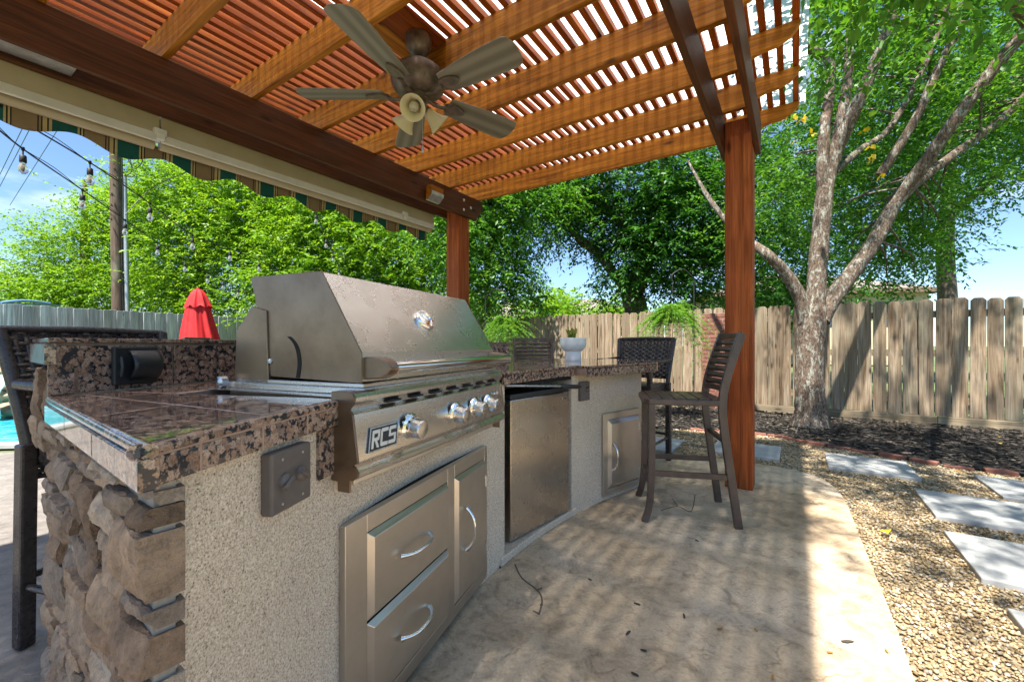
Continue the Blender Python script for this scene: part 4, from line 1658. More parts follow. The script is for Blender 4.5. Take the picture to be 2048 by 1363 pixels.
def slat_stool(M_, label, group):
    """local: y forwards (towards the bar), x sideways"""
    r = thing('bar_stool', label, 'bar stool', M_, group)
    W2, D2, SH = .215, .21, .765
    fm = M['frame_brown']
    for s in (-1, 1):
        strap(MB(), catmull([(s * (W2 + .012), D2 + .045, 0), (s * (W2 + .002), D2 + .012, .12), (s * W2, D2, .4), (s * W2, D2, SH - .02)], 4), .034, .04).build('leg', fm, r, bevel=.003)
        strap(MB(), catmull([(s * (W2 + .008), -D2 - .075, 0), (s * W2, -D2 - .035, .3), (s * W2, -D2 + .005, .60), (s * W2, -D2 + .012, .76), (s * W2, -D2 - .02, .93), (s * W2, -D2 - .095, 1.165)], 4), .034, .045).build('leg', fm, r, bevel=.003)
        for z, dd in ((.30, 0), ):
            strap(MB(), [(s * W2, D2 + .005, z), (s * W2, -D2 - .035, z)], .026, .034).build('stretcher', fm, r, bevel=.002)
    strap(MB(), [(-W2, D2 + .004, .235), (W2, D2 + .004, .235)], .034, .03).build('footrest', fm, r, bevel=.002)
    strap(MB(), [(-W2, -D2 - .02, .50), (W2, -D2 - .02, .50)], .03, .026).build('stretcher', fm, r, bevel=.002)
    b = MB()
    seat = [(-W2 - .02, D2 + .02), (-W2 + .03, D2 + .045), (0, D2 + .05), (W2 - .03, D2 + .045), (W2 + .02, D2 + .02), (W2 + .016, -D2 - .01), (-W2 - .016, -D2 - .01)]
    b.prism(seat, (SH - .04, SH - .006))
    se = b.build('seat', fm, r, bevel=.006)
    for k in range(6):
        y0 = -D2 + .005 + k * .071
        b = MB()
        b.bx(-W2 + .012, W2 - .012, y0, y0 + .064, SH - .008, SH + .003)
        b.build('slat', fm, se, bevel=.002)

    def back_y(z):
        s = (z - .78) / .39
        return -D2 + .012 - .015 * s - .092 * s * s
    for k in range(7):
        z = .855 + k * .043
        b = MB()
        g_ = []
        for i in range(9):
            x = -W2 + .012 + (2 * W2 - .024) * i / 8
            bowd = -.045 * (1 - (2 * i / 8 - 1) ** 2)
            g_.append([(x, back_y(z + dz) + bowd + .010 * math.sin(q), z + dz) for dz, q in ((-.019, 0), (-.007, 1.2), (.007, 1.9), (.019, 3.14))])
        b.sheet(g_)
        o = b.build('back_slat', M['frame_brown'], r, smooth=60)
        so_ = o.modifiers.new('solid', 'SOLIDIFY')
        so_.thickness = .008
    for z, h in ((.815, .036), (1.155, .036)):
        pts = [(-W2 + .01 + (2 * W2 - .02) * i / 8, back_y(z) - .045 * (1 - (2 * i / 8 - 1) ** 2), z) for i in range(9)]
        b = MB()
        vs, fs = [], []
        for p in pts:
            for dy, dz in ((-.012, -h / 2), (.012, -h / 2), (.012, h / 2), (-.012, h / 2)):
                vs.append((p[0], p[1] + dy, p[2] + dz))
        for i in range(8):
            for k in range(4):
                fs.append((i * 4 + k, i * 4 + (k + 1) % 4, i * 4 + 4 + (k + 1) % 4, i * 4 + 4 + k))
        fs += [(3, 2, 1, 0), (32, 33, 34, 35)]
        b.add(vs, fs)
        b.build('back_rail', fm, r, bevel=.003)
    return r


def face_frame(p, fwd):
    """frame at p with local +y along fwd"""
    f = Vector((fwd[0], fwd[1], 0)).normalized()
    x = Vector((f.y, -f.x, 0))
    return Matrix(((x.x, f.x, 0, p[0]), (x.y, f.y, 0, p[1]), (0, 0, 1, 0), (0, 0, 0, 1)))


legs = [gp(1295, 1041), gp(1283, 992), gp(1458, 1055), gp(1421, 1001)]
ctr = sum(legs, Vector()) / 4
fw_ = (legs[0] + legs[1]) / 2 - (legs[2] + legs[3]) / 2
st1 = slat_stool(face_frame(ctr, fw_), 'brown metal bar stool with slatted back beside the orange wooden post', 'slatted bar stools')
copy_tree(st1, face_frame((.27, 4.62), (.10, -1)), 'brown slat-back bar stool behind the bar next to the white planter', 'slatted bar stools')
copy_tree(st1, face_frame((-3.05, 4.55), (1, .1)), 'brown bar stool barely showing above the granite ledge beside the red umbrella', 'slatted bar stools')


def weave(x0, x1, z0, z1, yf, step=.019, stake=.034):
    """woven panel: ribbons passing before and behind upright stakes"""
    b = MB()
    nz = int((z1 - z0) / step)
    for k in range(nz):
        z = z0 + (k + .5) * (z1 - z0) / nz
        xa, xb_ = x0(z), x1(z)
        n = int((xb_ - xa) / (stake / 2))
        g_ = []
        for i in range(n + 1):
            x = xa + (xb_ - xa) * i / n
            y = yf(x, z) + .0065 * math.sin(math.pi * (i + k * 2) / 2 + .4)
            g_.append([(x, y - .002, z - step * .52), (x, y + .002, z), (x, y - .002, z + step * .52)])
        b.sheet(g_)
    ns_ = int((x1(z1) - x0(z1)) / stake)
    for i in range(ns_ + 1):
        g_ = []
        for j in range(7):
            z = z0 + (z1 - z0) * j / 6
            x = x0(z) + (x1(z) - x0(z)) * i / ns_
            g_.append([(x - .008, yf(x, z), z), (x + .008, yf(x, z), z)])
        b.sheet(g_)
    return b


def wicker_stool(M_, label, group):
    r = thing('wicker_bar_chair', label, 'bar chair', M_, group)
    wk = M['wicker']
    W2, D2, SH = .25, .23, .74

    def by(z):
        return -D2 - .01 - .17 * max(0, (z - SH)) - .12 * max(0, z - SH) ** 2
    half = lambda z: W2 - .005 + .035 * (z - SH) / .42
    for s in (-1, 1):
        strap(MB(), [(s * W2, -D2 - .025, 0), (s * W2, -D2 - .018, .4), (s * W2, -D2 - .01, SH)], .048, .048).build('leg', wk, r, bevel=.008)
        strap(MB(), [(s * W2, D2 + .015, 0), (s * W2, D2, .4), (s * W2, D2, .93)], .042, .042).build('leg', wk, r, bevel=.008)
        b = MB()
        b.tube(catmull([(s * W2, D2 + .01, .80), (s * W2, D2 + .035, .915), (s * (W2 + .005), D2 - .02, .945), (s * (W2 + .01), 0, .945), (s * (W2 + .012), by(.93) + .02, .955)], 5), .021, 10)
        b.build('arm', wk, r, smooth=60)
        b = MB()
        b.tube([(s * W2, -D2 - .02, .22), (s * W2, D2, .22)], .013, 8)
        b.build('stretcher', wk, r, smooth=60)
        b = MB()
        pts = [(s * half(z), by(z), z) for z in (SH - .02, .86, .98, 1.08, 1.155)]
        b.tube(pts, .021, 10)
        b.build('back_post', wk, r, smooth=60)
    for y in (-D2 - .02, D2):
        b = MB()
        b.tube([(-W2, y, .25), (W2, y, .25)], .013, 8)
        b.build('footrest', wk, r, smooth=60)
    b = MB()
    b.tube([(-half(1.16), by(1.155), 1.155), (0, by(1.155) - .02, 1.162), (half(1.16), by(1.155), 1.155)], .013, 10)
    b.build('top_rail', wk, r, smooth=60)
    bm = weave(lambda z: -half(z), lambda z: half(z), SH + .03, 1.15, lambda x, z: by(z) - .02 * (1 - (x / W2) ** 2))
    me = bm.mesh('woven_back', wk, 60)
    o = obj('woven_back', me, r)
    so_ = o.modifiers.new('solid', 'SOLIDIFY')
    so_.thickness = .003
    b = MB()
    b.bx(-W2 + .02, W2 - .02, -D2, D2, SH - .09, SH)
    b.build('seat', wk, r, bevel=.02)
    bm = weave(lambda z: -W2 + .02, lambda z: W2 - .02, SH - .14, SH - .004, lambda x, z: D2 + .012)
    obj('apron', bm.mesh('apron', wk, 60), r)
    bm = weave(lambda z: -W2 + .02, lambda z: W2 - .02, SH - .14, SH - .004, lambda x, z: -D2 - .012)
    obj('apron', bm.mesh('apron', wk, 60), r)
    return r


wl = gp(42, 1290)
dirw = Vector((.26, .966, 0))                    # along its back, away from the camera
fwd = Vector((dirw.y, -dirw.x, 0))
c_ = Vector((wl.x, wl.y, 0)) + dirw * .25 + fwd * .27
w1_ = wicker_stool(face_frame(c_, fwd), 'dark wicker bar chair pulled up behind the granite bar on the pool side', 'wicker bar chairs')
copy_tree(w1_, face_frame((1.13, 3.98), (-.62, -.78)), 'dark wicker bar chair behind the round bar end by the hanging fern', 'wicker bar chairs')

# ================================================================ planter on the bar
pl = thing('planter', 'white ribbed pedestal pot with a small succulent on the bar', 'planter', Matrix.Translation(gp(1146, 718, ZC) * 1.0))
pd_ = gp(1146, 720, ZC)
WM[pl] = Matrix.Translation(Vector((.1437 * 3.55, 3.55, ZC)))
pl.matrix_basis = WM[pl]
k = 3.55 / FPX
b = MB()
seg = 48
prof = [(16, 0), (16.5, 1), (16, 17), (15, 18.5), (19, 21), (23.5, 26), (26, 34), (26.2, 46), (25, 46.5), (24.4, 44), (24, 40)]
vs, fs = [], []
for r_, z_ in prof:
    for q in range(seg):
        a = 2 * math.pi * q / seg
        rb = r_ * k * (1 + (.012 * math.cos(q * math.pi) if r_ > 17 and z_ > 20 else .004 * math.cos(q * math.pi)))
        vs.append((rb * math.cos(a), rb * math.sin(a), z_ * k * .98))
for i in range(len(prof) - 1):
    for q in range(seg):
        q2 = (q + 1) % seg
        fs.append((i * seg + q, i * seg + q2, (i + 1) * seg + q2, (i + 1) * seg + q))
fs.append(tuple(range(seg))[::-1])
b.add(vs, fs)
b.build('pot', M['white_ceramic'], pl, smooth=60)
b = MB()
b.lathe([(.10, 39 * k), (.001, 41 * k)], 24)
b.build('potting_soil', M['mulch_base'], pl)


def leaf_geo(rng_, P, Dn, L, m, ll, lw, droop=.3, side_w=.8, tipdrop=.25, up_noise=.5):
    """sprays: n twigs, m alternate leaves each; every leaf is two folded triangles"""
    n = len(P)
    Dn = Dn / np.linalg.norm(Dn, axis=1, keepdims=True)
    upv = np.array([0, 0, 1.0])
    side = np.cross(Dn, upv)
    side /= np.linalg.norm(side, axis=1, keepdims=True) + 1e-9
    tt = (np.arange(m) + .5) / m
    L = np.asarray(L)
    pos = P[:, None] + Dn[:, None] * (L[:, None] * tt)[..., None]
    pos[..., 2] -= droop * L[:, None] * tt ** 2
    sg = np.where(np.arange(m) % 2 == 0, 1.0, -1.0)
    ld = Dn[:, None] * .55 + side[:, None] * (sg * side_w)[None, :, None] + rng_.normal(0, .28, (n, m, 3))
    ld[..., 2] -= tipdrop + droop * tt[None] * .6
    ld /= np.linalg.norm(ld, axis=2, keepdims=True)
    nn = upv + rng_.normal(0, up_noise, (n, m, 3))
    ls = np.cross(ld, nn)
    ls /= np.linalg.norm(ls, axis=2, keepdims=True) + 1e-9
    nn = np.cross(ls, ld)
    l_ = (ll * rng_.uniform(.65, 1.25, (n, m)))[..., None]
    w_ = (lw * rng_.uniform(.75, 1.2, (n, m)))[..., None]
    v0 = pos
    v2 = pos + ld * l_
    v1 = pos + ld * l_ * .42 + ls * w_ + nn * w_ * .35
    v3 = pos + ld * l_ * .42 - ls * w_ + nn * w_ * .35
    Vv = np.stack([v0, v1, v2, v3], 2).reshape(-1, 3)
    b_ = (np.arange(n * m) * 4)[:, None, None]
    Ff = (np.array([[0, 1, 2], [0, 2, 3]])[None] + b_).reshape(-1, 3)
    return Vv, Ff


def join_geo(parts):
    Vs, Fs, o_ = [], [], 0
    for v, f in parts:
        Vs.append(v)
        Fs.append(f + o_)
        o_ += len(v)
    return np.concatenate(Vs), np.concatenate(Fs)


r5 = np.random.default_rng(31)
n = 16
P = np.tile(np.array([[0, 0, 41 * k]]), (n, 1)) + r5.normal(0, .012, (n, 3)) * [1, 1, 0]
Dn = np.c_[r5.normal(0, .55, n), r5.normal(0, .55, n), np.ones(n)]
vv, ff = leaf_geo(r5, P, Dn, np.full(n, .075), 4, .05, .013, .1, .6, -.5)
obj('succulent', npmesh('succulent', vv, ff, M['succulent']), pl)

# ================================================================ hanging ferns on shepherd hooks
def fern(pos, R, label, seed, pole):
    r_ = np.random.default_rng(seed)
    t_ = thing('hanging_fern', label, 'fern', Matrix.Translation(pos), 'ferns hanging behind the bar')
    b = MB()
    b.lathe([(.07, -.13), (.11, -.11), (.135, -.01), (.14, 0), (.125, 0), (.115, -.02)], 18)
    b.build('basket', M['box_brown'], t_, smooth=50)
    b = MB()
    for a in (0, 2.1, 4.2):
        b.tube([(.13 * math.cos(a), .13 * math.sin(a), 0), (0, 0, .42)], .0025, 5)
    b.tube([(0, 0, .41), (0, 0, .47)], .004, 6)
    b.build('hanger', M['cable'], t_)
    parts = []
    nf = 170
    for i in range(nf):
        a = r_.uniform(0, 6.28)
        el = r_.uniform(-.1, 1.2)
        d = np.array([math.cos(a) * math.cos(el), math.sin(a) * math.cos(el), math.sin(el)])
        L = R * r_.uniform(.75, 1.5)
        m_ = 34
        tt = np.linspace(0, 1, 12)
        path = np.array([0, 0, .01]) + np.outer(tt * L, d)
        path[:, 2] -= L * r_.uniform(.45, 1.35) * tt ** 2.0 * (1 + el * .55)
        seg_d = np.gradient(path, axis=0)
        vv, ff = leaf_geo(r_, path[1:], seg_d[1:], np.full(11, L / 11), 6, .056, .012, 0, 1.3, .12, .35)
        w_ = np.repeat(1.15 - tt[1:] * .75, 6 * 4)
        base = np.repeat(vv.reshape(-1, 4, 3)[:, :1], 4, axis=1).reshape(-1, 3)
        vv = base + (vv - base) * w_[:, None]
        parts.append((vv, ff))
    vv, ff = join_geo(parts)
    obj('fronds', npmesh('fronds', vv, ff, M['fern']), t_)
    hk = thing('shepherd_hook', 'black shepherd hook pole holding ' + ('the fern beside the grill hood' if seed == 41 else 'the fern near the orange post'), 'plant hook', Matrix.Translation(pole), 'plant hooks')
    top = pos + Vector((0, 0, .47))
    p_ = Vector((pole.x, pole.y, 0))
    b = MB()
    hgt = top.z + .10
    mid = Vector(((p_.x + top.x) / 2, (p_.y + top.y) / 2, hgt + .08))
    b.tube([p_, (p_.x, p_.y, hgt - .1)] + catmull([(p_.x, p_.y, hgt - .05), mid, (top.x, top.y, hgt - .0), (top.x, top.y, top.z - .005)], 6), .008, 8)
    b.build('pole', M['cable'], hk, WM[hk].inverted(), smooth=60)


f1 = at(1010, 652, 7.3)
fern(f1, .50, 'bushy light-green fern hanging behind the grill hood', 41, Vector((f1.x - .35, f1.y + .25, 0)))
f2 = at(1345, 628, 6.1)
fern(f2, .52, 'large fern with long drooping fronds hanging next to the orange post', 42, Vector((f2.x + .33, f2.y + .05, 0)))

# ================================================================ fences
def picket_mesh(name, w, h, t_, mat, dog=.035):
    b = MB()
    b.prism([(-w / 2, 0), (w / 2, 0), (w / 2, h - dog), (w / 2 - dog * .9, h), (-w / 2 + dog * .9, h), (-w / 2, h - dog)], (-t_ / 2, t_ / 2), ax=(1, 0, 0), ay=(0, 0, 1), az=(0, 1, 0))
    return b.mesh(name, mat)


FH = 1.70
rf = thing('picket_fence', 'weathered brown dog-ear picket fence behind the mulch bed', 'fence', Matrix.Translation(uv(FU, 0)))
FI = WM[rf].inverted()
meshes = [picket_mesh('picket', .1475 + d, FH - .155 + e, .017, M['picket']) for d, e in ((0, 0), (.004, .008), (-.005, -.006), (.002, -.012))]
PT = .158
v_ = -6.2
i = 0
while v_ < 9.4:
    jit = random.uniform(-.004, .004)
    obj('picket', meshes[(i * 7 + i // 3) % 4], rf, FI @ frame(uv(FU + random.uniform(-.003, .003), v_ + jit, .15 + random.uniform(-.006, .006)), V) @ Matrix.Rotation(random.uniform(-.007, .007), 4, 'Y'), bevel=.003)
    v_ += PT
    i += 1
for z in (.36, .98, 1.50):
    b = MB()
    b.bx(0, 15.7, -.02, .02, -.045, .045)
    b.build('rail', M['rail'], rf, FI @ frame(uv(FU + .032, -6.3, z), V))
for j in range(7):
    b = MB()
    b.bx(0, 2.36, -.02, .02, -.06, .148)
    b.build('kick_board', M['rail'], rf, FI @ frame(uv(FU - .004, -6.3 + j * 2.37, 0), V), bevel=.004)
for j in range(8):
    b = MB()
    b.bx(-.045, .045, -.045, .045, -.1, 1.6)
    b.build('fence_post', M['picket'], rf, FI @ frame(uv(FU + .10, -6.0 + j * 2.3), V))
# left fence: grey boards lapped board on board
L0 = Vector((-8.85, 7.34, 0))
L1 = Vector((-7.69, 9.9, 0))
dl = (L1 - L0).normalized()
nl = Vector((dl.y, -dl.x, 0))
lf = thing('grey_board_fence', 'silver-grey board-on-board fence beyond the pool', 'fence', Matrix.Translation(L0))
LI = WM[lf].inverted()
pm = [picket_mesh('picket', .14, 1.8 + e, .017, M['picket_grey'], .02) for e in (0, .01, -.008)]
s_ = -3.6
i = 0
while s_ < 6.9:
    o_ = nl * (.016 if i % 2 else -.010)
    obj('picket', pm[i % 3], lf, LI @ frame(L0 + dl * s_ + o_, dl) @ Matrix.Rotation(random.uniform(-.006, .006), 4, 'Y'), bevel=.003)
    s_ += .112
    i += 1
for z in (.35, 1.5):
    b = MB()
    b.bx(0, 10.5, -.02, .02, -.045, .045)
    b.build('rail', M['rail'], lf, LI @ frame(L0 - dl * 3.6 - nl * .04 + Vector((0, 0, z)), dl))

# red brick pier in front of the fence, brick by brick
pc0 = wall = None
kx = (1432 - 1024) / FPX
dd_ = (FU - .16) / (U.x * kx + U.y)
pier = thing('brick_pier', 'narrow red brick pier standing against the picket fence', 'brick pier', frame(Vector((kx * dd_, dd_, 0)), V))
bm_ = MB()
bm_.bx(-.098, .098, -.046, .046, 0, .058)
bk = bm_.mesh('brick', M['brick'])
for rw in range(24):
    z = .0 + rw * .067
    for s in (-1, 1):
        if rw % 2:
            Mx = Matrix.Translation((s * .103, 0, z)) @ Matrix.Rotation(R_(0), 4, 'Z')
            obj('brick', bk, pier, Mx, bevel=.003)
        else:
            Mx = Matrix.Translation((s * .154, 0, z)) @ Matrix.Scale(.48, 4, Vector((1, 0, 0)))
            obj('brick', bk, pier, Mx, bevel=.003)
    if rw % 2 == 0:
        obj('brick', bk, pier, Matrix.Translation((0, 0, z)), bevel=.003)
b = MB()
b.bx(-.19, .19, -.036, .036, 0, 24 * .067 - .004)
b.build('mortar_core', M['mortar'], pier)

# ================================================================ red umbrella, closed
up_ = at(396, 680, 8.0)
um = thing('closed_umbrella', 'closed red patio umbrella rising behind the bar', 'umbrella', Matrix.Translation((up_.x, up_.y, 0)))
b = MB()
b.tube([(0, 0, 0), (0, 0, 2.1)], .02, 10)
b.build('pole', M['frame_brown'], um, smooth=60)


def folds(prof, seg, amp, k, ph, lean=(0, 0)):
    vs, fs = [], []
    for r_, z_ in prof:
        for q in range(seg):
            a = 2 * math.pi * q / seg
            rr_ = r_ * (1 + amp * math.cos(k * a + ph + z_ * 1.5) + amp * .4 * math.cos((k * 2 + 1) * a + 2 * ph))
            s = (2.1 - z_)
            vs.append((rr_ * math.cos(a) + lean[0] * s * s, rr_ * math.sin(a), z_ + (.025 * math.cos(k * a) if z_ == prof[0][1] else 0)))
    for i in range(len(prof) - 1):
        for q in range(seg):
            q2 = (q + 1) % seg
            fs.append((i * seg + q, i * seg + q2, (i + 1) * seg + q2, (i + 1) * seg + q))
    return MB().add(vs, fs)


folds([(.31, .98), (.30, 1.12), (.26, 1.35), (.22, 1.55), (.185, 1.75), (.16, 1.88), (.13, 1.95)], 72, .10, 8, .3, (.06, 0)).build('canopy', M['red_fabric'], um, smooth=70)
folds([(.215, 1.80), (.19, 1.86), (.15, 1.97), (.10, 2.08), (.05, 2.13), (.01, 2.14)], 72, .09, 8, 1.2, (.06, 0)).build('vent_cap', M['red_fabric'], um, smooth=70)
b = MB()
b.lathe([(.02, 2.12), (.018, 2.15), (.001, 2.17)], 10)
b.build('finial', M['red_fabric'], um, smooth=60)

# ================================================================ utility pole with conduit, wires
D_P = 11.6
pb_, pt_ = at(238, 620, D_P), at(231, 262, D_P)
up2 = thing('utility_pole', 'tall weathered utility pole beyond the grey fence', 'utility pole', Matrix.Translation((pb_.x, pb_.y, 0)))
PI2 = WM[up2].inverted()
dirp = (pt_ - pb_).normalized()
base = pb_ - dirp * (pb_.z / dirp.z + .1)
b = MB()
b.tube([base, pb_, pt_, pt_ + dirp * 2.2], [.165, .155, .135, .125], 16)
b.build('pole', M['pole'], up2, PI2, smooth=50)
b = MB()
c0_, c1_ = at(255, 620, D_P - .1), at(249, 352, D_P - .1)
b.tube([c0_ - (c1_ - c0_).normalized() * 2.4, c0_, c1_], .052, 12)
b.build('conduit', M['galv'], up2, PI2, smooth=50)
for pts in ([(249, 352), (258, 340), (275, 335), (285, 320), (280, 290), (270, 262), (262, 200)], [(249, 352), (262, 345), (262, 330), (243, 298), (232, 280)],
            [(249, 352), (268, 352), (262, 325), (252, 290), (249, 240)], [(243, 300), (246, 400), (244, 520), (247, 620)]):
    b = MB()
    b.tube(catmull([at(x, y, D_P - .16) for x, y in pts], 4), .012, 5)
    b.build('wire', M['cable'], up2, PI2)
for a_, c_, lab in (((-40, 430), (70, 205), 'thin blue-grey power line slanting across the sky below the awning'), ((-30, 430), (100, 180), 'thin blue-grey power line slanting across the sky below the awning'), ((20, 410), (175, 165), 'thin blue-grey power line slanting across the sky below the awning')):
    b = MB()
    b.tube([at(a_[0], a_[1], 16), at(c_[0], c_[1], 9)], .009, 5)
    tag(b.build('power_line', plain('blue_grey_wire', (.06, .10, .12), .6)), lab, 'power line', 'power lines')


# ================================================================ string lights
def bulb_set(par, p, sc_=1.0):
    I_ = WM[par].inverted()
    T = I_ @ Matrix.Translation(p) @ Matrix.Scale(sc_, 4)
    b = MB()
    b.tube([(0, 0, 0), (0, 0, -.045)], .004, 6)
    b.lathe([(.012, -.04), (.017, -.045), (.018, -.085), (.014, -.09)], 12)
    b.lathe([(.008, .012), (.01, -.006), (.006, -.012)], 8)
    s = b.build('socket', M['cable'], par, T, smooth=50)
    b = MB()
    b.lathe([(.012, -.088), (.014, -.10), (.022, -.12), (.024, -.135), (.020, -.150), (.010, -.160), (.001, -.162)], 14)
    g_ = b.build('bulb', M['clear_bulb'], s, smooth=180)
    b = MB()
    b.lathe([(.004, -.10), (.006, -.12), (.005, -.140), (.001, -.145)], 6)
    b.build('filament', M['filament'], s)


def string(label, pts, bulbs, ext=()):
    P3 = [at(*p) for p in pts]
    t_ = thing('string_lights', label, 'string lights', Matrix.Translation(P3[0]), 'string lights over the pool')
    I_ = WM[t_].inverted()
    cur = catmull(P3, 6)
    b = MB()
    b.tube(cur, .0055, 6)
    b.build('cable', M['cable'], t_, I_)
    b = MB()
    b.tube([cur[0] + Vector((0, 0, .03))] + [p + Vector((0, 0, .012 + .012 * math.sin(i))) for i, p in enumerate(cur[1:-1])] + [cur[-1]], .0025, 5)
    b.build('guy_wire', M['cable'], t_, I_)
    for x in bulbs:
        best = min(cur, key=lambda p: abs(1024 + p.x / p.y * FPX - x))
        bulb_set(t_, best)


string('black string of lights running from under the awning past the utility pole into the trees', [(-60, 165, 2.1), (40, 240, 2.45), (180, 325, 3.0), (300, 407, 3.9), (385, 470, 4.7), (460, 497, 5.4), (510, 517, 6.0), (560, 545, 6.8), (640, 590, 8)], [180, 300, 385, 460, 515])
string('lower black string of lights hanging over the pool', [(-60, 210, 2.3), (46, 298, 2.75), (165, 380, 3.6), (250, 440, 4.5), (315, 485, 5.2), (370, 520, 5.9), (415, 545, 6.5), (446, 560, 7.0), (476, 574, 7.5), (520, 590, 8.2)], [46, 165, 255, 315, 370, 415, 446, 476])
string('short string of lights dropping behind the awning towards the grill hood', [(585, 340, 5.0), (608, 372, 5.3), (632, 425, 5.9), (652, 475, 6.5), (666, 505, 7.2), (678, 535, 8)], [608, 632, 652, 666, 678])
b = MB()
b.tube(catmull([at(250, 430, 6.5), at(310, 372, 6.8), at(440, 318, 6.0)], 5), .006, 5)
tag(b.build('support_cable', M['cable']), 'thin black cable slanting across the trees beside the pole', 'cable')

# ================================================================ houses beyond the fences
def hip_house(name, label, cx, y0, w, d, wall_h, ridge, rz, group=None):
    h_ = thing(name, label, 'house', Matrix.Translation((cx, y0, 0)) @ Matrix.Rotation(R_(rz), 4, 'Z'), group)
    b = MB()
    b.bx(-w / 2, w / 2, -d / 2, d / 2, 0, wall_h)
    b.build('wall', M['siding'], h_)
    b = MB()
    o = .45
    rl = max(.5, w / 2 - d / 2)
    vs = [(-w / 2 - o, -d / 2 - o, wall_h), (w / 2 + o, -d / 2 - o, wall_h), (w / 2 + o, d / 2 + o, wall_h), (-w / 2 - o, d / 2 + o, wall_h), (-rl, 0, ridge), (rl, 0, ridge)]
    b.add(vs, [(0, 1, 5, 4), (1, 2, 5), (2, 3, 4, 5), (3, 0, 4), (3, 2, 1, 0)])
    b.build('roof', M['roof_far'], h_)
    b = MB()
    for x0_, x1_, y0_, y1_ in ((-w / 2 - o, w / 2 + o, -d / 2 - o - .04, -d / 2 - o), (w / 2 + o, w / 2 + o + .04, -d / 2 - o, d / 2 + o), (-w / 2 - o - .04, -w / 2 - o, -d / 2 - o, d / 2 + o)):
        b.bx(x0_, x1_, y0_, y1_, wall_h - .18, wall_h + .05)
    b.build('fascia', M['trim_brown'], h_)
    for x in (-w * .3, w * .05, w * .32):
        b = MB()
        b.bx(x - .5, x + .5, -d / 2 - .03, -d / 2 + .02, wall_h - 1.9, wall_h - .6)
        b.build('window', plain('window_glass', (.05, .07, .09), .1), h_)
    return h_


hip_house('neighbour_house', 'beige house with shingled roof just over the right fence', 17.3, 27, 10.5, 8, 3.95, 5.5, -12)
hip_house('far_house', 'distant house with brown hip roof seen between the trees', 9.6, 52, 12, 9, 3.6, 6.6, 8)
hip_house('far_house', 'distant pale-roofed house showing beside the hanging fern', -1.2, 50, 12, 9, 3.4, 6.0, -10)
b = MB()
bp = [at(2, 605, 9.2), at(50, 601, 9.6), at(100, 607, 10.2)]
b.tube(catmull(bp, 5), [.03] * 11, 8)
b.prism([(0, 0), (1.2, 0), (1.2, .03), (0, .03)], .1, origin=at(8, 607, 9.25), ax=(at(100, 611, 10.2) - at(8, 607, 9.25)).normalized(), ay=(0, 0, 1), az=(-.9, .3, 0))
tag(b.build('blue_tarp', plain('blue_canvas', (.16, .30, .52), .7), smooth=50), 'blue-grey canvas edge peeking over the grey fence', 'tarp')

# ================================================================ trees
def limb(b, pts, rad, seg=10, n=5, wob=.0, rr_=None):
    pp_ = catmull(pts, n)
    rd_ = []
    for i in range(len(pp_)):
        s = i / (len(pp_) - 1) * (len(rad) - 1)
        k_ = min(int(s), len(rad) - 2)
        rd_.append(rad[k_] * (1 - (s - k_)) + rad[k_ + 1] * (s - k_))
    if wob:
        rd_ = [r * (1 + (rr_ or random).uniform(-wob, wob)) for r in rd_]
    b.tube(pp_, rd_, seg)
    return b


def clumps(r_, blobs, leaf, spray_L, m, droop, outward=.75, lift=.15, clump_r=.34):
    """blobs: (centre, radii, number of clumps, sprays per clump) -> leaf geometry"""
    parts, centres = [], []
    for c, rad, K, S in blobs:
        c, rad = np.array(c, float), np.array(rad, float)
        d = r_.normal(0, 1, (K, 3))
        d /= np.linalg.norm(d, axis=1, keepdims=True)
        q = r_.uniform(.12, 1, K) ** (1 / 2.4)
        cl = c + d * rad * q[:, None]
        centres.append(cl)
        sz = clump_r * r_.uniform(.6, 1.3, K) * (rad.mean() / 1.2) ** .35
        P = np.repeat(cl, S, 0) + r_.normal(0, 1, (K * S, 3)) * np.repeat(sz, S)[:, None] * [1, 1, .62]
        o_ = (P - c) / rad
        o_ /= np.linalg.norm(o_, axis=1, keepdims=True) + 1e-6
        Dn = o_ * outward + r_.normal(0, .55, P.shape) + [0, 0, lift]
        L = spray_L * r_.uniform(.55, 1.3, len(P))
        parts.append(leaf_geo(r_, P, Dn, L, m, leaf[0], leaf[1], droop))
    vv, ff = join_geo(parts)
    return vv, ff, np.concatenate(centres)


def tree(name, label, base, trunk_limbs, blobs, mat_leaf, mat_bark, seed, leaf=(.09, .02), spray_L=.42, m=10, droop=.35, group=None, twigs=60, outward=.75, lift=.15, clump_r=.34):
    r_ = np.random.default_rng(seed)
    rr_ = random.Random(seed)
    t_ = thing(name, label, 'tree', Matrix.Translation(base), group)
    I_ = WM[t_].inverted()
    b = MB()
    nodes = []
    for pts, rad in trunk_limbs:
        limb(b, pts, rad, 12, 6, .05, rr_)
        nodes += [Vector(p) for p in catmull(pts, 4)[3:]]
    vv, ff, cen = clumps(r_, blobs, leaf, spray_L, m, droop, outward, lift, clump_r)
    idx = r_.permutation(len(cen))[:twigs]
    for i in idx:
        p = Vector(cen[i])
        n_ = min(nodes, key=lambda q: (q - p).length + (1.5 if q.z > p.z + .3 else 0))
        if (n_ - p).length > 4.5:
            continue
        mid = n_.lerp(p, .5) + Vector((rr_.uniform(-.15, .15), rr_.uniform(-.15, .15), rr_.uniform(.0, .25)))
        limb(b, [n_, mid, p], [.020, .012, .004], 5, 3)
    b.build('trunk', mat_bark, t_, I_, smooth=60)
    o = obj('crown', npmesh('crown', vv, ff, mat_leaf), t_, I_)
    return t_


TZ = -.02
# --- the lichen-barked tree on the mulch bed
tb = gp(1620, 856)
DT = tb.y


def tp(x, y, dd=0.0):
    return at(x, y, DT + dd)


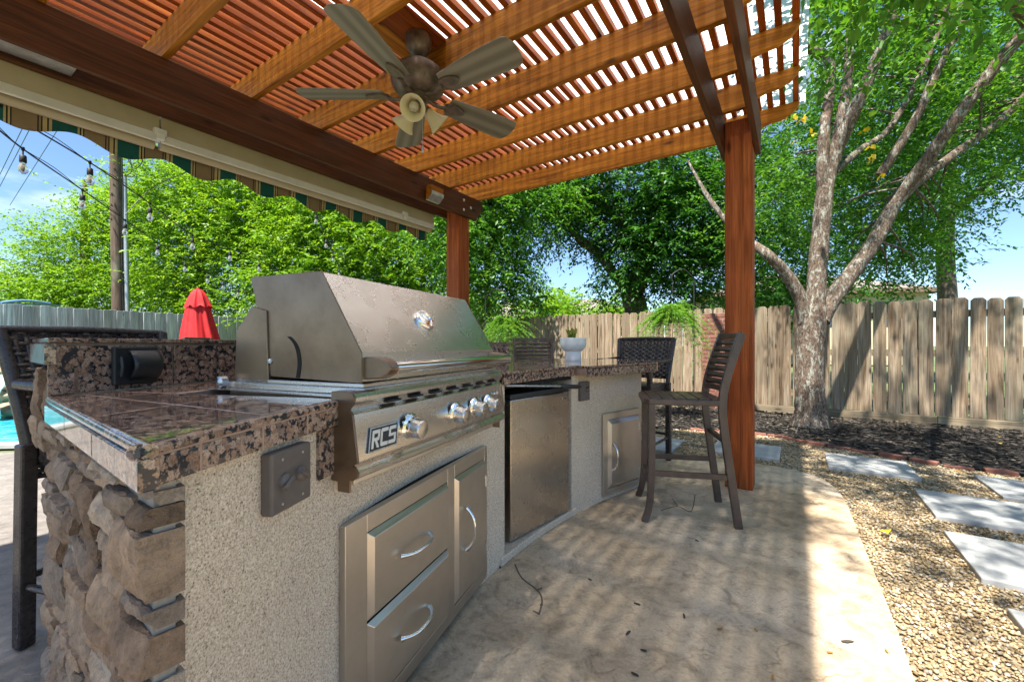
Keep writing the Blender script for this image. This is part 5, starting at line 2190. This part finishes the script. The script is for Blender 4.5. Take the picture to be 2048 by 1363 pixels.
fork = tp(1622, 640)
limbs = [
    ([Vector((tb.x, tb.y, TZ)), tp(1621, 820), tp(1618, 740), tp(1622, 665), tp(1630, 610)], [.28, .185, .155, .165, .13]),
    ([tp(1628, 650), tp(1632, 580), tp(1640, 480), tp(1650, 380), tp(1668, 310), tp(1700, 240, -.15), tp(1740, 150, -.3), tp(1775, 60, -.4), tp(1800, -40, -.5)], [.115, .11, .105, .098, .09, .078, .068, .058, .045]),
    ([tp(1640, 640), tp(1668, 592), tp(1708, 540), tp(1750, 480), tp(1790, 405), tp(1840, 340, -.2), tp(1910, 240, -.5), tp(1985, 140, -.7), tp(2060, 50, -.9), tp(2140, -60, -1.1)], [.115, .105, .098, .092, .088, .076, .07, .066, .06, .045]),
    ([tp(1612, 645), tp(1600, 595), tp(1570, 545), tp(1530, 505), tp(1480, 470, .3), tp(1420, 400, .6), tp(1375, 320, .8)], [.09, .085, .075, .065, .05, .035, .012]),
    ([tp(1650, 390), tp(1645, 340), tp(1650, 250), tp(1662, 160, .2), tp(1650, 110, .3), tp(1612, 95, .2), tp(1600, 40, 0)], [.08, .075, .065, .06, .055, .045, .03]),
    ([tp(1668, 320), tp(1680, 250), tp(1695, 160, .1), tp(1700, 70, .1), tp(1705, -30, .2)], [.075, .065, .06, .05, .04]),
    ([tp(1790, 405), tp(1840, 360, .2), tp(1920, 300, .3), tp(2000, 240, .3), tp(2080, 160, .2)], [.07, .06, .055, .05, .035]),
    ([tp(1760, 350, -.1), tp(1830, 240, -.3), tp(1880, 130, -.4), tp(1930, 40, -.5)], [.055, .05, .045, .035]),
    ([tp(2060, 50, -.9), Vector((3.9, 3.4, 4.1)), Vector((3.1, 2.6, 3.9)), Vector((2.4, 2.2, 3.75))], [.06, .05, .04, .02]),
    ([Vector((3.9, 3.4, 4.1)), Vector((3.6, 2.4, 4.0)), Vector((3.2, 1.5, 3.9))], [.04, .03, .015]),
    ([tp(1668, 345), tp(1720, 300, .4), tp(1780, 255, .6), tp(1850, 130, .6), tp(1890, 30, .5)], [.05, .045, .04, .035, .025]),
]


def bl(x, y, d, rx, ry, rz, K, S):
    return (at(x, y, d), (rx, ry, rz), K, S)


blobs = [
    bl(1700, 60, DT + 1.5, 1.0, .8, .7, 42, 9), bl(1880, 40, DT + 1.5, 1.2, .8, .8, 60, 9), bl(2040, 80, DT + 1.3, 1.0, 1.0, .9, 50, 9),
    bl(1900, 240, DT + 1.3, 1.1, .9, .8, 60, 9), bl(1760, 200, DT + 1.3, .9, .8, .8, 48, 9), bl(2080, 190, DT + 1.2, .8, .9, .9, 46, 9),
    bl(1860, 420, DT + 1.6, 1.0, .8, .6, 46, 9), bl(1700, 400, DT + 1.8, .8, .6, .8, 34, 9),
    bl(1780, 520, DT + 1.9, .8, .6, .45, 26, 8), bl(1560, 420, DT + 1.4, .55, .5, .8, 26, 9), bl(1600, 330, DT + .5, .35, .35, .3, 10, 7),
    bl(1650, -230, DT - .3, 1.5, 1.4, .6, 34, 9), bl(2000, -330, DT - 1.2, 2.0, 1.6, .7, 52, 9), bl(2350, -60, DT - 1.4, 1.5, 1.8, 1.0, 36, 9),
    bl(2300, -500, DT - 2.6, 1.6, 1.5, .6, 30, 9),
    ((2.35, 2.35, 3.75), (.7, .8, .4), 26, 7), ((3.2, 1.75, 3.9), (.9, .8, .45), 34, 7), ((3.1, 3.1, 4.0), (.9, .8, .5), 30, 7), ((2.6, 3.3, 3.9), (.6, .7, .4), 16, 7),
    (uv(1.7, -.42, 3.7), (.45, .40, .2), 9, 6), (uv(1.1, -1.0, 3.8), (.6, .6, .25), 15, 6), (uv(2.2, -1.15, 3.8), (.6, .6, .3), 24, 7), (uv(2.6, -.5, 3.7), (.4, .45, .25), 12, 6),
]
t1_ = tree('lichen_tree', 'grey lichen-barked tree with three spreading limbs in the mulch bed', Vector((tb.x, tb.y, TZ)), limbs, blobs, M['leaf_mid'], M['bark'], 3, leaf=(.085, .019), spray_L=.34, m=9, droop=.3, twigs=150)
# a few yellowing leaves on a low twig, and broad young leaves at the top
r6 = np.random.default_rng(8)
Pn = np.array([tuple(tp(1600 + r6.uniform(-25, 45), 245 + r6.uniform(-30, 30), -.15 + r6.uniform(-.1, .1))) for _ in range(9)] + [tuple(tp(1745 + r6.uniform(-30, 40), 300 + r6.uniform(-60, 60), -.2)) for _ in range(6)])
vv, ff = leaf_geo(r6, Pn, r6.normal(0, 1, (len(Pn), 3)), np.full(len(Pn), .06), 2, .075, .028, .3, .5, .8)
obj('yellow_leaves', npmesh('yellow_leaves', vv, ff, M['yellow_leaf']), t1_, WM[t1_].inverted())
Pn = np.array([tuple(at(r6.uniform(1620, 1940), r6.uniform(-30, 210), 4.0 + r6.uniform(-.4, .8))) for _ in range(30)] + [tuple(at(r6.uniform(1740, 2060), r6.uniform(-60, 15), 2.9 + r6.uniform(-.2, .4))) for _ in range(16)])
vv, ff = leaf_geo(r6, Pn, r6.normal(0, 1, (len(Pn), 3)) + [0, 0, -.2], np.full(len(Pn), .16), 3, .105, .038, .4, .5, .7)
obj('broad_leaves', npmesh('broad_leaves', vv, ff, M['fern']), t1_, WM[t1_].inverted())

# --- dark evergreen-looking tree behind the picket fence
D2_ = 10.6


def t2(x, y, dd=0.0):
    return at(x, y, D2_ + dd)


b2 = Vector((t2(1275, 640).x, D2_, TZ))
limbs = [
    ([b2, t2(1276, 700), t2(1272, 620), t2(1266, 585), t2(1290, 520), t2(1310, 440), t2(1330, 340), t2(1340, 200)], [.34, .30, .28, .27, .22, .19, .15, .10]),
    ([t2(1268, 595), t2(1248, 570), t2(1222, 540), t2(1195, 505), t2(1160, 480), t2(1130, 440), t2(1100, 400)], [.17, .14, .12, .11, .10, .09, .06]),
    ([t2(1290, 520), t2(1240, 440), t2(1180, 390), t2(1120, 340), t2(1060, 300)], [.13, .11, .10, .085, .06]),
    ([t2(1310, 440), t2(1380, 380), t2(1440, 320), t2(1500, 250)], [.13, .11, .09, .06]),
    ([t2(1300, 480), t2(1400, 480), t2(1480, 470), t2(1560, 460)], [.11, .09, .07, .05]),
]
blobs = [bl(1330, 470, D2_ - .3, 1.5, 1.2, 1.3, 110, 10), bl(1400, 420, D2_ - .6, 1.4, 1.2, 1.2, 90, 10), bl(1280, 360, D2_ - .2, 1.8, 1.4, 1.0, 110, 10), bl(1140, 360, D2_ + .1, 1.4, 1.2, .8, 80, 10),
         bl(1110, 430, D2_ + .2, .9, .9, .7, 40, 10), bl(1200, 440, D2_, .9, 1.0, .7, 40, 10), bl(1400, 560, D2_ - .4, .9, .9, .7, 48, 10), bl(1250, 520, D2_ - .5, .7, .7, .55, 26, 10),
         bl(1240, 590, D2_ - .3, .5, .5, .25, 8, 8), bl(1500, 400, D2_, 1.6, 1.2, 1.4, 95, 10), bl(1560, 520, D2_ + .3, 1.2, 1.0, .9, 60, 10), bl(1600, 300, D2_ + .6, 1.8, 1.3, 1.4, 80, 10),
         bl(1300, 150, D2_, 2.6, 1.8, 1.6, 70, 10), bl(1530, 590, D2_ - .2, .9, .7, .35, 22, 9), bl(1660, 590, D2_ + .6, .9, .7, .35, 20, 9)]
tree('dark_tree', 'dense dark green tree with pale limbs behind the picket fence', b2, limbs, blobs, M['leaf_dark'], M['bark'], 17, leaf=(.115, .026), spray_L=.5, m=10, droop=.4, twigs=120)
# --- deeper foliage to the right, behind the lichen tree
D3 = 12.5
b3 = Vector((at(1900, 640, D3).x, D3, TZ))
blobs = [bl(1760, 380, D3, 2.2, 1.4, 1.5, 95, 10), bl(1900, 300, D3, 2.2, 1.5, 1.6, 110, 10), bl(2060, 215, D3, 1.9, 1.4, 1.4, 80, 10), bl(1850, 160, D3, 2.8, 1.6, 1.9, 100, 9), bl(1780, 500, D3, 1.5, 1.0, .55, 40, 9), bl(1700, 250, D3 + .4, 2.2, 1.4, 1.7, 70, 9),
         bl(2050, 120, D3, 2.4, 1.6, 1.6, 70, 9)]
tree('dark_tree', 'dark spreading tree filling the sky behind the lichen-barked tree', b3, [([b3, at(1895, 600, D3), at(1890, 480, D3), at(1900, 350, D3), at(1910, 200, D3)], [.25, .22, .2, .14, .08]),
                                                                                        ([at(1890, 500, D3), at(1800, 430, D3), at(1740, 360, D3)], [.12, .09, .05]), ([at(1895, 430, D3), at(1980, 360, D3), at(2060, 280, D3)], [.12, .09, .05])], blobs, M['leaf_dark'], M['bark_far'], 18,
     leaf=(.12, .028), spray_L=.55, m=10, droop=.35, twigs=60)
# --- slim tree left of the gap
D4 = 9.0
b4 = Vector((at(972, 640, D4).x, D4, TZ))
blobs = [bl(985, 430, D4, .9, .8, .8, 70, 9), bl(1040, 400, D4 + .3, 1.0, .8, .6, 56, 9), bl(950, 500, D4, .6, .6, .7, 36, 9), bl(1000, 560, D4, .55, .5, .5, 34, 9), bl(1030, 605, D4 + .1, .42, .4, .28, 16, 8), bl(900, 420, D4 + .4, .9, .8, 1.2, 60, 9), bl(960, 330, D4 + .3, 1.4, .9, .8, 66, 9), bl(950, 595, D4, .4, .4, .4, 16, 8)]
tree('slim_tree', 'slim-trunked light tree between the far post and the open sky', b4, [([b4, at(974, 620, D4), at(972, 540, D4), at(982, 480, D4), at(990, 400, D4), at(1000, 320, D4)], [.075, .06, .05, .05, .04, .03])], blobs, M['leaf_mid'], M['bark_far'], 19,
     leaf=(.10, .022), spray_L=.5, m=12, droop=.5, twigs=50)
# --- bright trees beyond the pool
def big_tree(label, bx_, dd, blobs, seed, lean=0):
    blobs = [(a, b, c, int(d * 1.45)) for a, b, c, d in blobs]
    b_ = Vector((at(bx_, 640, dd).x, dd, TZ))
    tree('lime_tree', label, b_, [([b_, at(bx_, 600, dd), at(bx_ + lean * .5, 480, dd), at(bx_ + lean, 360, dd)], [.22, .18, .13, .06])], blobs, M['leaf_lime'], M['bark_far'], seed,
         leaf=(.115, .026), spray_L=.72, m=14, droop=.42, twigs=70, outward=.85, lift=.3, clump_r=.42)


big_tree('bright green tree rising beside the utility pole', 400, 14, [bl(400, 420, 14, 1.7, 1.5, 1.5, 90, 9), bl(350, 360, 14, .9, .9, .8, 34, 9), bl(480, 420, 13.6, 1.7, 1.4, 1.5, 80, 9), bl(420, 540, 13.6, 2.0, 1.3, 1.2, 80, 9), bl(560, 480, 13.4, 1.6, 1.3, 1.6, 80, 9), bl(540, 380, 13.6, 1.5, 1.3, 1.0, 46, 9), bl(330, 580, 13.8, 1.6, 1.2, .9, 44, 9), bl(480, 620, 13.3, 2.0, 1.1, .8, 50, 9)], 51)
big_tree('yellow-green sloping tree over the grey fence beyond the pool', 170, 15, [bl(200, 500, 15, 1.7, 1.5, 1.2, 74, 9), bl(120, 555, 15, 1.5, 1.4, .85, 60, 9), bl(40, 600, 15, 1.6, 1.4, .65, 46, 9), bl(260, 440, 15, 1.2, 1.2, .9, 44, 9), bl(200, 590, 14.6, 2.4, 1.2, .7, 60, 9), bl(-60, 620, 15, 1.6, 1.3, .7, 40, 9), bl(60, 630, 14.6, 2.0, 1.0, .6, 36, 9), bl(290, 520, 14.6, 1.3, 1.2, 1.2, 46, 9), bl(265, 400, 15, .55, .6, .5, 14, 9)], 52)
big_tree('green tree with feathery sprays behind the grill hood', 700, 12.6, [bl(680, 480, 12.6, 1.6, 1.3, 1.5, 84, 9), bl(780, 480, 12.6, 1.6, 1.3, 1.4, 80, 9), bl(640, 400, 12.8, 1.3, 1.2, .9, 40, 9), bl(860, 500, 12.8, 1.2, 1.2, 1.2, 56, 9), bl(720, 560, 12.4, 1.8, 1.1, .9, 50, 9), bl(870, 590, 12.6, 1.3, 1.0, .7, 34, 9), bl(600, 560, 12.4, 1.4, 1.1, 1.0, 44, 9), bl(800, 400, 13, 1.8, 1.2, 1.0, 46, 9), bl(650, 640, 12.2, 2.4, 1.0, .6, 40, 9)], 53)
# --- far bushes between the houses
for j, (x, y, d, lab) in enumerate(((1085, 622, 24, 'pale green bushy tree far beyond the picket fence'), (1125, 612, 26, 'round pale tree in front of the distant roof'), (1230, 618, 30, 'hazy low tree right of the distant roof'), (950, 615, 30, 'pale distant tree beside the far post'), (1560, 590, 22, 'shaded tree far behind the lichen trunk'))):
    b_ = Vector((at(x, 640, d).x, d, TZ))
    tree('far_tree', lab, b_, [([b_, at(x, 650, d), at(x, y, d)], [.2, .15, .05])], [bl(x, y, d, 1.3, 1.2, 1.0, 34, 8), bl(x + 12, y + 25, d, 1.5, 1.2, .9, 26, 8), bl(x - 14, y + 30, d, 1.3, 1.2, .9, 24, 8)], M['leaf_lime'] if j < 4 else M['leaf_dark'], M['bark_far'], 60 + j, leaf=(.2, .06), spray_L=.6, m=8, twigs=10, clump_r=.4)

# ================================================================ small growth and litter
gt = thing('grass_tuft', 'clump of bright strappy grass at the foot of the lichen-barked tree', 'grass tuft', Matrix.Translation(gp(1572, 826)))
r7 = np.random.default_rng(77)
b = MB()
for i in range(34):
    a = r7.uniform(0, 6.28)
    L = r7.uniform(.16, .34)
    o_ = Vector((r7.normal(0, .04), r7.normal(0, .04), 0))
    d = Vector((math.cos(a), math.sin(a), 0))
    sd_ = Vector((-d.y, d.x, 0)) * .006
    g_ = []
    for q in range(5):
        s = q / 4
        p = o_ + d * (L * .75 * s ** 1.6) + Vector((0, 0, L * (s - .35 * s * s)))
        g_.append([p - sd_ * (1 - s * .9), p + sd_ * (1 - s * .9)])
    b.sheet(g_)
b.build('blades', M['grass'], gt)

tw = MB()
tw.tube(catmull([gp(1030, 1128), gp(1044, 1155), gp(1075, 1180), gp(1084, 1200), gp(1078, 1228)], 5), [.004] * 21, 5)
for a_, c_ in (((1075, 1180), (1084, 1178)), ((1078, 1228), (1066, 1224)), ((1080, 1210), (1086, 1212))):
    tw.tube([gp(*a_) + Vector((0, 0, .004)), gp(*c_) + Vector((0, 0, .008))], .0025, 5)
tag(tw.build('fallen_twig', M['bark_far']), 'long thin fallen twig on the concrete before the cabinet', 'twig', 'fallen twigs')
tw = MB()
tw.tube(catmull([gp(1322, 1020), gp(1355, 1012), gp(1382, 1022), gp(1390, 990)], 5), .0035, 5)
tw.tube([gp(1355, 1012) + Vector((0, 0, .003)), gp(1345, 1000) + Vector((0, 0, .012))], .0025, 5)
tag(tw.build('fallen_twig', M['bark_far']), 'forked twig on the concrete under the bar stool', 'twig', 'fallen twigs')
chips = [(1695, 1284, 'M', 1.6), (1368, 1233, 'M', 1), (1274, 1209, 'M', 1), (1256, 1267, 'M', 1), (1394, 1082, 'M', .8), (1440, 1258, 'L', .9), (1512, 1261, 'L', .7), (1287, 1302, 'M', .8), (1545, 1356, 'L', .8), (1180, 1160, 'M', .7), (960, 1150, 'M', .9), (1000, 1135, 'M', .8),
         (1660, 1306, 'L', .6), (1773, 1303, 'L', .7), (1270, 1350, 'M', .9)]
for j, (x, y, kd, s) in enumerate(chips):
    p = gp(x, y)
    b = MB()
    rz = Matrix.Translation((p.x, p.y, .004)) @ Matrix.Rotation(j * 1.3, 4, 'Z')
    L = .014 * s
    b.prism([(-L, -.002), (-L * .3, -.005 * s), (L, -.002), (L * .9, .003), (0, .004 * s), (-L, .003)], .003)
    if kd == 'M':
        tag(b.build('bark_chip', M['mulch'], None, rz), 'small dark bark chip lying on the concrete patio', 'bark chip', 'bark chips on the patio')
    else:
        tag(b.build('dry_leaf', M['dry_leaf'], None, rz), 'small dry tan leaf lying on the concrete patio', 'leaf', 'dry leaves on the patio')
for j, (x, y) in enumerate(((1580, 848), (1600, 852), (1637, 882), (1713, 862), (1722, 858), (1848, 880), (1998, 893), (1920, 945), (1812, 968), (1770, 1065), (1905, 985), (1500, 845), (2000, 880), (1790, 858))):
    p = gp(x, y)
    b = MB()
    b.add([(-.035, 0, .012), (0, .022, .004), (.04, 0, .016), (0, -.022, .004)], [(0, 1, 2), (0, 2, 3)])
    tag(b.build('fallen_leaf', M['yellow_leaf'] if j % 3 == 0 else M['dry_leaf'], None, Matrix.Translation((p.x, p.y, .03 if y < 900 else .005)) @ Matrix.Rotation(j * 2.1, 4, 'Z')),
        ('fallen yellow leaf on the ground around the mulch and gravel' if j % 3 == 0 else 'fallen brown leaf on the ground around the mulch and gravel'), 'leaf', 'fallen leaves around the tree')
